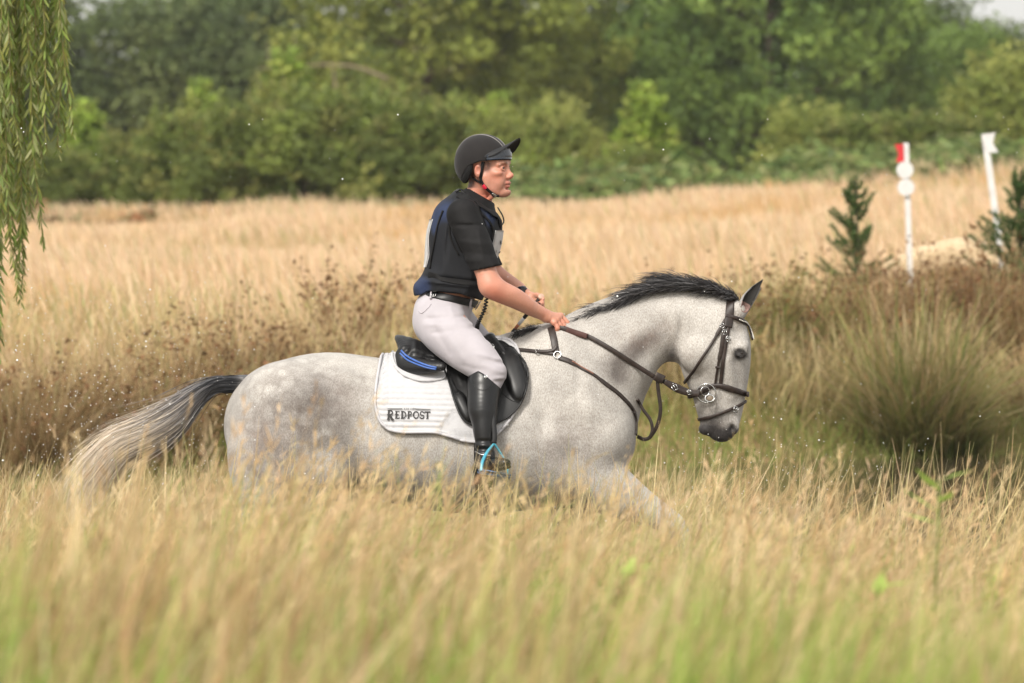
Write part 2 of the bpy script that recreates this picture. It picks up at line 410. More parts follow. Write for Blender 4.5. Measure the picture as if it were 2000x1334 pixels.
V, Q, C = meadow(); tag(mesh_obj('meadow_grass', V, Q, M_GRASS, None, C, False), 'tall golden dry grass covering the rising meadow', 'grass', kind='stuff')
# --- grass on the near bank -------------------------------------------------------------
def near_grass():
    out = []; N = 98000; y = -15.2+12.0*rng.random(N)**.9; half = (y+23)*.09*1.5+.3; x = rng.uniform(-1, 1, N)*half
    dens = .5+.5*vnoise(x, y, .55, 21); k = rng.random(N) < (.45+.55*dens)*np.interp(y, [-15.4, -9, -6, -3.2], [.75, 1, .8, .5]); x, y = x[k], y[k]; n_ = len(x)
    pxx = 1000+F*x/(y+23); px = pxx
    g = vnoise(x, y, .42, 22)*.6+vnoise(x, y, .20, 23)*.35+vnoise(x, y, 1.4, 26)*.25+.12*sstep(600, 1500, px)-.02+.10*(1-sstep(100, 900, px)); zone = np.interp(y, [-15, -11, -8.5, -5], [.30, .62, .30, -.25])
    pg = np.clip(.85+g*3.2+zone*.9, .10, .98)
    r = rng.random(n_); isg = r < pg*.72; iso = (~isg) & (r < pg)
    H = rng.uniform(.50, 1.0, n_)*(1.0+.16*vnoise(x, y, 1.1, 24)+.22*vnoise(x, y, .33, 27)); H[isg] *= 1.0; H[iso] *= 1.0
    H *= np.interp(y, [-15.4, -12, -8, -6.5, -4.8], [.74, .84, .93, .96, .88])*np.interp(px, [0, 500, 1100, 1500, 2000], [.95, .97, .92, .92, .88])
    base = np.stack([x, y, G(x, y)-.03], 1); cb = mixp([(.26, .18, .07), (.20, .16, .06), (.32, .22, .10)], n_, .3); ct = mixp(STRAW+[(.50, .31, .16), (.46, .34, .17), (.38, .24, .12)], n_, .32); bt = sstep(.1, .6, vnoise(x, y, .3, 28))[:, None]; ct = ct*(1-.25*bt)+np.array([.44, .29, .14])*.25*bt  # dark base colours paint the shade between the blades
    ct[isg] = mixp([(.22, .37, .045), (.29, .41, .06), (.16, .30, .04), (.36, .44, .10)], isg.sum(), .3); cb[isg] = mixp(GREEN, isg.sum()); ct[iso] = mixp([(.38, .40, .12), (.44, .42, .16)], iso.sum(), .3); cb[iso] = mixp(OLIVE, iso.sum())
    az = rng.normal(.35, .9, n_); lean = rng.uniform(.05, .55, n_)
    s = ~isg; L = [blades(base[s], H[s]*1.06, az[s], lean[s], rng.uniform(.0028, .0062, s.sum())*np.interp(y[s], [-12, -9, -5], [1, .75, .42]), cb[s], ct[s], 10, HEADP)]
    s = isg; L.append(blades(base[s], H[s], az[s], lean[s]*1.3, rng.uniform(.005, .009, s.sum())*np.interp(y[s], [-12, -9, -5], [1, .8, .5]), cb[s], ct[s], 6, np.array([.8, 1, .9, .6, .1])))
    return joinc(*L)
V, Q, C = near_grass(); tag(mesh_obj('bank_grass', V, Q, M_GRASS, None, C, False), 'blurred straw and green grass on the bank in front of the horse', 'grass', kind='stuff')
# thin pale grass standing in the shallows behind and in front of the legs
def marsh():
    N = 44000; y = np.where(rng.random(N) < .75, rng.uniform(1.2, 10, N), rng.uniform(-5.0, -1.0, N)); x = rng.uniform(-1, 1, N)*(y+23)*.09*1.5; px = 1000+F*x/(y+23); D = y+23
    top = np.interp(px, [0, 420, 700, 1100, 1300, 1500, 2000], [940, 930, 955, 960, 930, 950, 945]); Hm = (2.08-(top-380)*D/F); k = (Hm > .12) & ((y < 0) | (px < 1330+120*rng.random(N))) & (vnoise(x, y, 1.0, 61)+rng.random(N) > .1); x, y, Hm, px = x[k], y[k], Hm[k], px[k]; n_ = len(x)
    ct = mixp(STRAW+[(.46, .38, .18), (.40, .38, .16)], n_, .28); cb = mixp([(.26, .18, .08), (.20, .19, .07), (.32, .23, .11)], n_, .3)
    return blades(np.stack([x, y, -.1+0*x], 1), (Hm+.1)*rng.uniform(.55, 1.2, n_), rng.normal(.4, 1.2, n_), rng.uniform(.05, .7, n_), rng.uniform(.0018, .0042, n_), cb, ct, 9, HEADP)
V, Q, C = marsh(); tag(mesh_obj('marsh_grass', V, Q, M_GRASS, None, C, False), 'pale wispy grass growing in the shallow water round the horse legs', 'grass', kind='stuff')
# tall feathery heads that stand in front of the horse
def plumes():
    N = 5200; y = rng.uniform(-12.0, -3.6, N); half = (y+23)*.092+.2; x = rng.uniform(-1, 1, N)*half; px = 1000+F*x/(y+23); k = rng.random(N) < np.interp(px, [0, 300, 450, 700, 900, 1200, 1500, 1700, 2000], [.5, .6, .9, .7, .35, .4, .8, .65, .55]); x, y = x[k], y[k]; n_ = len(x)
    H = rng.uniform(.62, 1.12, n_)*np.interp(y, [-12.5, -9, -7, -5, -3.6], [.80, 1.0, 1.08, 1.10, .95])*np.interp(px[k], [0, 450, 800, 1150, 1500, 2000], [.92, 1.10, .97, .95, .96, .86]); base = np.stack([x, y, G(x, y)], 1); ct = mixp([(.60, .44, .24), (.66, .50, .30), (.55, .38, .2)], n_)
    return blades(base, H, rng.normal(.4, .9, n_), rng.uniform(.05, .65, n_), 0*y+.0022, mixp(STRAW, n_), ct, 12, np.array([1, 1, 1, .9, .9, .8, .8, .7, .6, .5, .4, .2])), base
(V, Q, C), _b = plumes()
def panicles(V, C, K=12, m_=26):
    A_ = V.reshape(-1, K, 2, 3).mean(2); n_ = len(A_); u_ = rng.uniform(7.4, 10.9, (n_, m_)); i0 = u_.astype(int).clip(0, K-2); f_ = (u_-i0)[..., None]; r_ = np.arange(n_)[:, None]; p = A_[r_, i0]*(1-f_)+A_[r_, i0+1]*f_
    d = A_[r_, i0+1]-A_[r_, i0]; d /= np.linalg.norm(d, axis=2, keepdims=True)+1e-9; d = d+rng.normal(0, .33, d.shape); ln = (rng.uniform(.018, .05, (n_, m_))*(1.25-.1*(u_-7.4)))[..., None]; s_ = np.cross(d, rng.normal(size=d.shape)); s_ /= np.linalg.norm(s_, axis=2, keepdims=True)+1e-9
    q = np.stack([p, p+d*ln*.55+s_*.0022, p+d*ln, p+d*ln*.55-s_*.0022], 2).reshape(-1, 3); return q, np.arange(n_*m_*4).reshape(-1, 4), np.repeat(np.repeat(C.reshape(n_, K, 2, 3)[:, -1, 0], m_, 0)*rng.uniform(.75, 1.2, (n_*m_, 1)), 4, 0)
V, Q, C = joinc((V, Q, C), panicles(V, C)); tag(mesh_obj('feathery_grass', V, Q, M_GRASS, None, C, False), 'tall feathery grass heads rising in front of the horse belly and legs', 'grass', kind='stuff')
# a few broad pale green leaves catching the light
def sprig(px, py, Y, s, label):
    e = empty('broadleaf_weed', P(px, py, Y)); tag(e, label, 'weed', 'broad leaved weeds in the near grass'); p0 = P(px, py, Y); gz = float(G(p0[0], p0[1]))
    st_ = tube(np.linspace((p0[0]-.03, p0[1], gz), p0, 6), .003, 5); mesh_obj('stem', st_[0], fixq(st_[1]), mat_weed, e, np.tile([.2, .26, .06], (len(st_[0]), 1)))
    for k in range(5):
        a = rng.uniform(0, 6.28); d = np.array([math.cos(a), math.sin(a)*.6, rng.uniform(-.1, .7)]); sd_ = np.cross(d, (0, 0, 1)); sd_ /= np.linalg.norm(sd_)
        o_ = p0-np.array([0, 0, .02*k*s]); q = [o_, o_+d*s*.03+sd_*s*.016, o_+d*s*.075, o_+d*s*.03-sd_*s*.016]; q.insert(1, o_+d*s*.03+np.array([0, 0, .004])); 
        V = np.array([q[0], q[2], q[3], q[4], q[1]]); mesh_obj('leaf', V, [(0, 4, 1), (4, 2, 1), (0, 3, 4), (4, 3, 2)], mat_weed, e, np.tile([.40, .55, .12], (5, 1)), False)
mat_weed = M_LEAF
for a in ((1835, 938, -9.5, 1.3, 'pale green weed leaves standing above the grass right of the horse nose'), (1215, 1115, -10.5, 1.2, 'light green weed leaves low in the grass below the horse chest'), (1715, 1145, -11, 1.2, 'fresh green weed leaves deep in the grass at lower right')): sprig(*a)
# --- rushes and seeding weeds on the far bank -------------------------------------------
def clump(px, Y, H, R, n_, pal, tip, label, spread=.75, heads=.35, name='rush_clump', cat='rushes', headcol=(.16, .085, .04), wd=.006, lean0=0.0):
    x0 = (px-1000)/F*(Y+23); gz = float(G(x0, Y)); e = empty(name, (x0, Y, gz)); tag(e, label, cat, 'rush and weed clumps along the far bank')
    n_ = int(n_*(.95 if px < 1300 else 1.0)); az = rng.uniform(0, 6.283, n_); r = R*.35*np.sqrt(rng.random(n_)); base = np.stack([x0+r*np.cos(az)+rng.normal(0, R*.12, n_), Y+r*np.sin(az)*.8, gz-.05+0*az], 1)
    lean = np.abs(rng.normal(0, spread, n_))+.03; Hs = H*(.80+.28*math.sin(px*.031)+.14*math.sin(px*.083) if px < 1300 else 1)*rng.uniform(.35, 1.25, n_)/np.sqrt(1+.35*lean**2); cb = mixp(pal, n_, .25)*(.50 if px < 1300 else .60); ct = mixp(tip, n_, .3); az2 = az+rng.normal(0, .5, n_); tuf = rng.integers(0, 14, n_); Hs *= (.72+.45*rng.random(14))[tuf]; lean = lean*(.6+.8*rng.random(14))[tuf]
    V, Q, C = blades(base, Hs, az2, lean+lean0, wd*rng.uniform(.7, 1.5, n_), cb, ct, 7, np.array([1, .9, .8, .6, .3]), 1.7, .30); mesh_obj('stems', V, Q, M_GRASS, e, C, False)
    if heads > 0:
        VV = V.reshape(n_, 7, 2, 3).mean(2); sel = np.where(rng.random(n_) < heads*.42)[0]; nb = 9; pts = []
        for t_ in range(nb):
            u_ = rng.uniform(4.2, 6, len(sel)); i0 = u_.astype(int).clip(0, 5); f_ = (u_-i0)[:, None]; pts.append(VV[sel, i0]*(1-f_)+VV[sel, i0+1]*f_+rng.normal(0, .022, (len(sel), 3)))
        pts = np.vstack(pts); k = len(pts); s_ = rng.uniform(.008, .019, k)[:, None, None]; q = rng.normal(size=(k, 4, 3))*s_*.9+pts[:, None]; Vh = q.reshape(-1, 3)
        Qh = np.arange(k*4).reshape(-1, 4)[:, [0, 1, 2]]; Qh = np.vstack([Qh, np.arange(k*4).reshape(-1, 4)[:, [0, 2, 3]]]); Ch = np.repeat(mixp([headcol, tuple(v*1.8 for v in headcol), (.25, .14, .07)], k, .3), 4, 0); mesh_obj('seed_heads', Vh, Qh, M_GRASS, e, Ch, False)
    return e
BRN = [(.27, .17, .075), (.36, .23, .10), (.20, .125, .06), (.42, .28, .13)]; OLB = [(.12, .13, .045), (.17, .17, .06), (.10, .10, .04), (.22, .18, .08)]; TIPB = [(.54, .38, .20), (.44, .29, .14), (.66, .50, .29), (.36, .23, .11), (.60, .46, .27), (.36, .33, .14)]
TIPO = [(.28, .30, .09), (.38, .33, .13), (.22, .27, .07), (.42, .32, .16)]; GRN = [(.15, .22, .04), (.21, .27, .05), (.22, .23, .07)]
CL = [(-60, 18.0, 1.45, .75, 1300, BRN, TIPB, 'brown rush clump at the left edge of the pond beyond the horse tail', .7, .25),
      (60, 17.6, 1.20, .7, 1500, BRN, TIPB, 'dense brown rush clump under the hanging willow twigs', .8, .2),
      (180, 18.2, 1.35, .75, 1500, BRN, TIPB, 'tall brown rush clump above the pale end of the horse tail', .7, .25),
      (295, 17.9, 1.25, .7, 1300, BRN+OLB, TIPB, 'brown and olive rush clump above the dark middle of the tail', .75, .25),
      (395, 18.6, 1.30, .7, 1300, OLB+BRN, TIPB, 'olive brown rush clump directly behind the horse rump', .6, .4),
      (500, 19.3, 1.35, .7, 1100, OLB+BRN, TIPB, 'seeding weed clump with brown heads above the horse croup', .35, .8),
      (600, 19.6, 1.38, .7, 1100, BRN+OLB, TIPB, 'brown seeding weed clump above the horse back behind the saddle', .35, .8),
      (745, 20.5, 1.55, .55, 900, OLB+GRN, TIPO, 'greenish weed clump right behind the rider back', .3, .6),
      (690, 21.5, 1.2, .5, 500, BRN, TIPB, 'thin brown weed clump between rump and rider', .4, .8),
      (1330, 22.8, 1.15, .7, 700, BRN, TIPB, 'thin brown weed clump behind the horse mane', .5, .8),
      (1480, 23.4, 1.55, .75, 1300, GRN+OLB, TIPO, 'green leafy weed clump just beyond the horse ear', .35, .45),
      (1570, 23.8, 1.60, .7, 1200, OLB+BRN, TIPO, 'olive weed clump right of the horse face', .40, .5),
      (1660, 24.6, 1.62, .7, 1200, OLB+BRN, TIPB, 'tall olive weed clump under the small left spruce', .35, .7),
      (1745, 25.4, 1.38, .8, 1300, BRN, TIPB, 'reddish brown seeding weed clump under the red flag post', .35, .95),
      (1850, 25.8, 1.45, .8, 1400, BRN, TIPB, 'reddish brown weed thicket in front of the log jump', .35, .95),
      (1960, 25.5, 1.58, .8, 1300, BRN, TIPB, 'reddish brown weed clump under the leaning white flag post', .35, .95),
      (1795, 22.2, 1.50, .9, 1900, [(.10, .12, .04), (.15, .17, .05), (.08, .09, .035)], TIPO+TIPO+TIPB, 'big fountain shaped green rush tussock at the water edge on the right', .8, 0, 'rush_clump', 'rushes', (.16, .085, .04), .011),
      (1560, 22.8, .85, .7, 800, GRN+BRN, STRAW, 'low grassy clump at the water edge beside the horse muzzle', .8, .1),
      (2060, 23.2, 1.2, .8, 1100, OLB+BRN, TIPB, 'olive rush clump cut by the right edge at the water', .85, .2),
      (1410, 22.6, .9, .7, 800, GRN+OLB, TIPO, 'low green clump behind the horse throat and reins', .8, .1),
      (860, 22.2, 1.0, .8, 600, OLB+BRN, TIPB, 'low brown clump behind the rider hip', .5, .5)]
for a in CL:
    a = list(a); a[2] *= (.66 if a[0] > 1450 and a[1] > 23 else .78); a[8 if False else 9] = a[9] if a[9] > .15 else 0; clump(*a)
def fringe():
    N = 34000; x = rng.uniform(-8, 9, N); y = bank_y(x)-.1+4.8*rng.random(N)**1.3; base = np.stack([x, y, G(x, y)-.02], 1); n_ = N
    ct = mixp([(.20, .30, .06), (.26, .34, .08), (.30, .30, .10), (.46, .38, .18), (.34, .20, .09), (.24, .30, .07)], n_); cb = mixp(GREEN+OLIVE, n_)
    return blades(base, rng.uniform(.10, .38, n_), rng.uniform(0, 6.28, n_), rng.uniform(.1, 1.2, n_), rng.uniform(.006, .014, n_), cb, ct, 5)
V, Q, C = fringe(); tag(mesh_obj('bank_herbs', V, Q, M_GRASS, None, C, False), 'short green and brown herbs along the far water edge', 'ground cover', kind='stuff')
def among():
    N = 15000; x = rng.uniform(-8, 8.5, N); y = bank_y(x)+rng.uniform(.3, 5.5, N); k = vnoise(x, y, .9, 51) > -.25; x, y = x[k], y[k]; n_ = len(x)
    return blades(np.stack([x, y, G(x, y)-.02], 1), rng.uniform(.45, 1.12, n_)*(.85+.3*vnoise(x, y, 1.5, 52)), rng.uniform(0, 6.28, n_), rng.uniform(.05, .7, n_), rng.uniform(.004, .008, n_), mixp(OLIVE+BRN, n_, .25), mixp(STRAW+[(.5, .36, .18), (.44, .40, .17)], n_, .25), 8, np.array([.8, .7, .6, .5, .5, .8, 1.2, .3]))
V, Q, C = among(); tag(mesh_obj('mixed_reeds', V, Q, M_GRASS, None, C, False), 'loose straw coloured stems growing among the rush clumps', 'grass', kind='stuff')
# --- bracken strip ----------------------------------------------------------------------
def bracken():
    L = []
    for (xa, xb, ya, yb_, N, pal, hh_) in ((940, 2050, 101, 116, 20000, [(.17, .24, .075), (.22, .30, .09), (.27, .33, .11), (.13, .19, .06), (.32, .32, .13)], 1.15), (-60, 330, 98, 106, 5000, [(.34, .17, .08), (.20, .20, .08), (.28, .22, .09)], .55), (330, 960, 101, 108, 6000, [(.14, .17, .05), (.20, .22, .07), (.30, .24, .10)], .6)):
        y = rng.uniform(ya, yb_, N); x = (rng.uniform(xa, xb, N)-1000)/F*(y+23)*1.05; z = G(x, y)+hh_*rng.random(N)**.5*(.68+.42*vnoise(x, y*.5, 1.3, 33)+.22*vnoise(x, y, .5, 34)); c = np.stack([x, y, z], 1); s_ = rng.uniform(.05, .13, N)[:, None, None]
        q = c[:, None]+rng.normal(size=(N, 4, 3))*s_*np.array([1.2, 1, .55]); V = q.reshape(-1, 3); Q = np.arange(N*4).reshape(-1, 4); C = np.repeat(mixp(pal, N, .3), 4, 0); L.append((V, Q, C))
    return joinc(*L)
V, Q, C = bracken(); tag(mesh_obj('bracken', V, Q, M_LEAF, None, C, False), 'low green bracken strip between the golden meadow and the wood', 'bracken', kind='stuff')
# --- trees ------------------------------------------------------------------------------
M_BARK = mat_plain('tree_bark', (.10, .075, .055), .9, .4, 3, 12, .8, .05)
def tree_mesh(H, W, z0, nl, nleaf, ls, pal, seed, shape='round', lobe=.22, spray=.45, trunkr=.16):
    r_ = np.random.default_rng(seed); lob = []
    for k in range(nl):
        t = r_.random()**.85; z = z0+(H-z0)*t
        if shape == 'round': wr = W*math.sqrt(max(.08, 1-(2*t-.85)**2*.62))
        elif shape == 'cone': wr = W*(1.02-t)*1.0
        else: wr = W*(1-.55*t)
        a = r_.uniform(0, 6.283); rr = wr*math.sqrt(r_.uniform(.15, 1)); lob.append((rr*math.cos(a), rr*math.sin(a), z, H*lobe*r_.uniform(.45, 1.1)*(.55 if shape == 'cone' else 1), r_.uniform(.72, 1.3), r_.integers(0, len(pal))))
    lob = np.array(lob); w_ = lob[:, 3]**2; i = r_.choice(nl, nleaf, p=w_/w_.sum()); L = lob[i]
    d = r_.normal(size=(nleaf, 3)); d /= np.linalg.norm(d, axis=1, keepdims=True); rad = L[:, 3]*(.55+.5*r_.random(nleaf)**.7); pos = L[:, :3]+d*rad[:, None]*np.array([1.1, 1.1, .62])
    ns = nl*4; sl_ = lob[r_.choice(nl, ns, p=w_/w_.sum())]; sd0 = r_.normal(size=(ns, 3)); sd0[:, 2] = np.abs(sd0[:, 2]); sd0 /= np.linalg.norm(sd0, axis=1, keepdims=True); so0 = sl_[:, :3]+sd0*sl_[:, 3:4]*.8; sdir = sd0*np.array([.75, .75, .3])+np.array([0, 0, .75]); slen = sl_[:, 3]*r_.uniform(.7, 1.8, ns)
    insp = r_.random(nleaf) < spray; si = r_.integers(0, ns, nleaf); tt_ = r_.random(nleaf)**.8; sp_pos = so0[si]+sdir[si]*(slen[si]*tt_)[:, None]+r_.normal(size=(nleaf, 3))*(sl_[si, 3]*(.30*(1-tt_)+.05))[:, None]; pos = np.where(insp[:, None], sp_pos, pos); L = np.where(insp[:, None], np.hstack([L[:, :4], sl_[si, 4:]]), L)
    pos[:, 2] = np.maximum(pos[:, 2], z0*.5+.05)
    clus = .5+.5*np.sin(pos[:, 0]*5.1+L[:, 4]*9)*np.sin(pos[:, 2]*6.3+L[:, 4]*5)*np.sin(pos[:, 1]*4.7); kp = r_.random(nleaf) < .55+.45*clus; pos, L, d = pos[kp], L[kp], d[kp]; n_ = len(pos)
    nrm = d*.6+r_.normal(size=(n_, 3))*.7+np.array([0, 0, .35]); nrm /= np.linalg.norm(nrm, axis=1, keepdims=True); a = np.cross(nrm, r_.normal(size=(n_, 3))); a /= np.linalg.norm(a, axis=1, keepdims=True); b_ = np.cross(nrm, a)
    s_ = ls*r_.uniform(.55, 1.35, n_)[:, None]; V = np.stack([pos-a*s_, pos+b_*s_*.45+nrm*s_*.12, pos+a*s_, pos-b_*s_*.45+nrm*s_*.12], 1).reshape(-1, 3); Q = np.arange(n_*4).reshape(-1, 4)
    C = np.array(pal)[L[:, 5].astype(int)]*L[:, 4:5]*r_.uniform(.7, 1.3, (n_, 1)); C = np.repeat(C, 4, 0)
    top = H*(.82 if shape != 'cone' else .97); P0 = np.array([[0, 0, -.3], [.05*W, 0, top*.3], [-.04*W, .03*W, top*.62], [0, 0, top]]); tr = [tube(catmull(P0, 5), np.interp(np.linspace(0, 1, 16), [0, .1, 1], [trunkr*1.35, trunkr, trunkr*.12]), 9)]
    for k in r_.choice(nl, min(nl, 16), replace=False):
        e = lob[k, :3]; s0 = np.array([0, 0, min(e[2]*.75, top*.8)]); md = (s0+e)/2+np.array([0, 0, -.05*H*.3]); tr.append(tube(catmull([s0, md, e], 4), np.linspace(trunkr*.42, trunkr*.06, 9), 6))
    TV, TQ = join(*[(v, q) for v, q in tr]); return (V, Q, C), (TV, TQ)
LIB = {}
def lib(key, **kw):
    if key not in LIB:
        (V, Q, C), (TV, TQ) = tree_mesh(**kw); o1 = mesh_obj('crown', V, Q, M_LEAF, None, C, False); o2 = mesh_obj('trunk', TV, fixq(TQ), M_BARK); m1, m2 = o1.data, o2.data; bpy.data.objects.remove(o1); bpy.data.objects.remove(o2); LIB[key] = (m1, m2)
    return LIB[key]
def plant_tree(name, cat, key, px, D, sx, sz, rz, label, group):
    Y = D-23; x = (px-1000)/F*D; e = empty(name, (x, Y, float(G(x, Y)))); tag(e, label, cat, group); e.rotation_euler[2] = rz; e.scale = (sx, sx, sz)
    for nm, me in zip(('crown', 'trunk'), lib(key)): o = bpy.data.objects.new(nm, me); link(o, e)
DK = [(0.099, 0.134, 0.048), (0.135, 0.18, 0.06), (0.083, 0.115, 0.043), (0.174, 0.212, 0.079)]; MD = [(0.137, 0.211, 0.047), (0.185, 0.272, 0.056), (0.106, 0.172, 0.042), (0.218, 0.305, 0.07)]; BG = [(.26, .36, .055), (.32, .42, .07), (.20, .28, .05), (.38, .43, .10)]; YG = [(.29, .33, .08), (.35, .37, .10), (.22, .27, .065)]
lib('dark', H=10.6, W=4.3, z0=.6, nl=210, nleaf=34000, ls=.17, pal=DK, seed=3, lobe=.098, trunkr=.26)
lib('mid', H=10.5, W=4.3, z0=1.0, nl=200, nleaf=30000, ls=.17, pal=MD, seed=4, lobe=.098, trunkr=.26)
lib('oak', H=9.9, W=5.2, z0=2.2, nl=170, nleaf=34000, ls=.16, pal=[(.17, .21, .040), (.22, .26, .05), (.12, .15, .038), (.26, .28, .065)], seed=5, lobe=.092, trunkr=.30)
lib('bush', H=2.9, W=1.9, z0=.05, nl=120, nleaf=17000, ls=.075, pal=[(.16, .205, .045), (.20, .25, .055), (.12, .155, .04), (.24, .245, .07)], seed=6, lobe=.125, trunkr=.05, shape='tri')
lib('sap', H=4.0, W=1.4, z0=.3, nl=130, nleaf=12000, ls=.08, pal=BG, seed=7, lobe=.10, shape='cone', trunkr=.05)
lib('pale', H=3.2, W=1.9, z0=.05, nl=110, nleaf=13000, ls=.08, pal=YG, seed=8, lobe=.12, trunkr=.05, shape='tri')
gT = 'tall trees of the wood behind the meadow'; gS = 'shrubs and saplings along the wood edge'
for a in [('dark', -40, 225, 1.0, 1.02, .3, 'dark tall tree behind the hanging willow twigs at far left'), ('dark', 130, 238, .95, .52, 1.4, 'dark tree with small sky gaps near the top left'), ('dark', 300, 222, 1.05, .72, 2.2, 'broad dark grey green tree above the left shrubs'),
          ('dark', 455, 230, 1.0, .84, 3.1, 'dark rounded tree left of the sunlit oak'), ('mid', 600, 248, 1.0, .66, 4.2, 'green tree behind the bare horizontal branch'), ('dark', 700, 255, 1.0, .68, .8, 'dark tree mostly hidden behind the sunlit oak'),
          ('oak', 830, 196, 1.0, 1.0, 5.0, 'big sunlit spreading oak above the rider helmet'), ('oak', 1010, 205, .8, .97, 2.0, 'second sunlit oak crown right above the horse withers'), ('dark', 1150, 232, .9, .62, 1.0, 'dark tree in the shadowy gap right of the oak'),
          ('dark', 1260, 226, 1.0, .62, 4.4, 'dark tree with sky showing through its top'), ('mid', 1360, 212, .85, 1.02, .4, 'green tree left of the visible brown trunk'), ('mid', 1500, 206, .95, 1.06, 5.2, 'broad green tree whose brown trunk shows at its foot'),
          ('mid', 1640, 214, .9, .74, 2.9, 'green tree above the red flag post'), ('dark', 1760, 240, .95, .70, 3.8, 'dark round topped tree below the bright sky corner'), ('mid', 1870, 232, .8, .55, 1.9, 'lower green tree under the sky at upper right'), ('dark', 2010, 236, 1.0, .57, 0.2, 'dark tree cut by the right edge of the wood')]:
    plant_tree('tall_tree', 'tree', a[0], a[1], a[2], a[3], a[4], a[5], a[6], gT)
for a in [('sap', 165, 150, 1.1, .80, .5, 'light green sapling right of the willow twigs'), ('bush', 100, 146, 1.0, .62, 1.2, 'low bush behind the reddish bracken at far left'), ('bush', 275, 148, 1.0, .75, 3.3, 'rounded bush right of the left sapling'), ('sap', 392, 155, .85, .95, 2.0, 'narrow pointed sapling standing out of the left bushes'),
          ('bush', 370, 146, 1.15, .92, 4.5, 'wide bush at the foot of the pointed sapling'), ('sap', 560, 150, 1.35, 1.12, 3.0, 'tallest bright green young tree left of the rider'), ('bush', 480, 144, 1.1, 1.0, .2, 'green bush in front of the bright young tree'), ('bush', 600, 143, 1.2, 1.08, 2.6, 'dense bush right of the bright young tree'),
          ('sap', 635, 152, 1.0, .85, 5.0, 'slim green sapling beside the bright young tree'), ('bush', 710, 148, 1.2, 1.12, 5.4, 'grey green bush left of the rider back'), ('bush', 815, 145, 1.25, .98, 1.0, 'bush behind the rider shoulder'), ('sap', 890, 152, 1.0, .74, 1.4, 'small sapling just left of the helmet'), ('pale', 930, 146, 1.0, .84, 3.7, 'yellowish bush directly behind the rider head'),
          ('sap', 975, 154, 1.0, .80, 4.1, 'sapling rising right of the helmet'), ('pale', 1075, 158, .9, .90, 2.2, 'yellow green bush below the second oak'), ('sap', 1255, 146, 1.1, .78, .9, 'young tree with drooping sprays above the horse mane'), ('bush', 1240, 141, .8, .48, 2.1, 'low dark bush at the foot of the drooping young tree'), ('pale', 1580, 150, .9, .70, 3.4, 'bright low bush between trunk and red flag'),
          ('bush', 1690, 146, 1.2, .62, 4.9, 'low green bush behind the red flag post'), ('bush', 1820, 144, 1.3, .60, .7, 'low hedge like bush between the two flag posts'), ('pale', 1985, 150, 1.2, 1.02, 5.7, 'yellow green bush at the right edge behind the white flag')]:
    plant_tree('shrub', 'shrub', a[0], a[1], a[2], a[3], a[4], a[5], a[6], gS)
# bare branch reaching out of the oak
Yb = 165.; bb = empty('dead_branch', P(600, 130, Yb)); tag(bb, 'bare pale dead branch reaching left from the oak above the shrubs', 'branch')
for k, (pts, r0) in enumerate((([(760, 155), (700, 132), (640, 126), (585, 130), (505, 134)], .10), ([(590, 130), (578, 105), (575, 70)], .06), ([(530, 132), (524, 110), (523, 80)], .05), ([(660, 210), (655, 170), (650, 130)], .12))):
    V, Q = tube(catmull([P(x, y, Yb) for x, y in pts], 5), np.linspace(r0*.5, r0*.15, 5*(len(pts)-1)+1), 7); mesh_obj('limb', V, fixq(Q), mat_plain('dead_wood', (.22, .17, .12), .9) if k == 0 else bpy.data.materials['dead_wood'], bb)
# distant woodland wall
def wood():
    N = 60000; x = rng.uniform(-75, 75, N); y = rng.uniform(246, 262, N); skyl = 6.6+1.2*vnoise(x, 0*x, 5, 41)+.8*vnoise(x, 0*x, 1.6, 42)-3.4*sstep(16, 23, x)-1.5*sstep(-14, -20, x); z = skyl*rng.random(N)**.8; c = np.stack([x, y, z+.5], 1); s_ = rng.uniform(.15, .38, N)[:, None, None]
    q = c[:, None]+rng.normal(size=(N, 4, 3))*s_; return q.reshape(-1, 3), np.arange(N*4).reshape(-1, 4), np.repeat(mixp(DK+MD, N, .3), 4, 0)
V, Q, C = wood(); tag(mesh_obj('far_wood', V, Q, M_LEAF, None, C, False), 'dark far wood closing the view behind the tall trees', 'wood', kind='stuff')
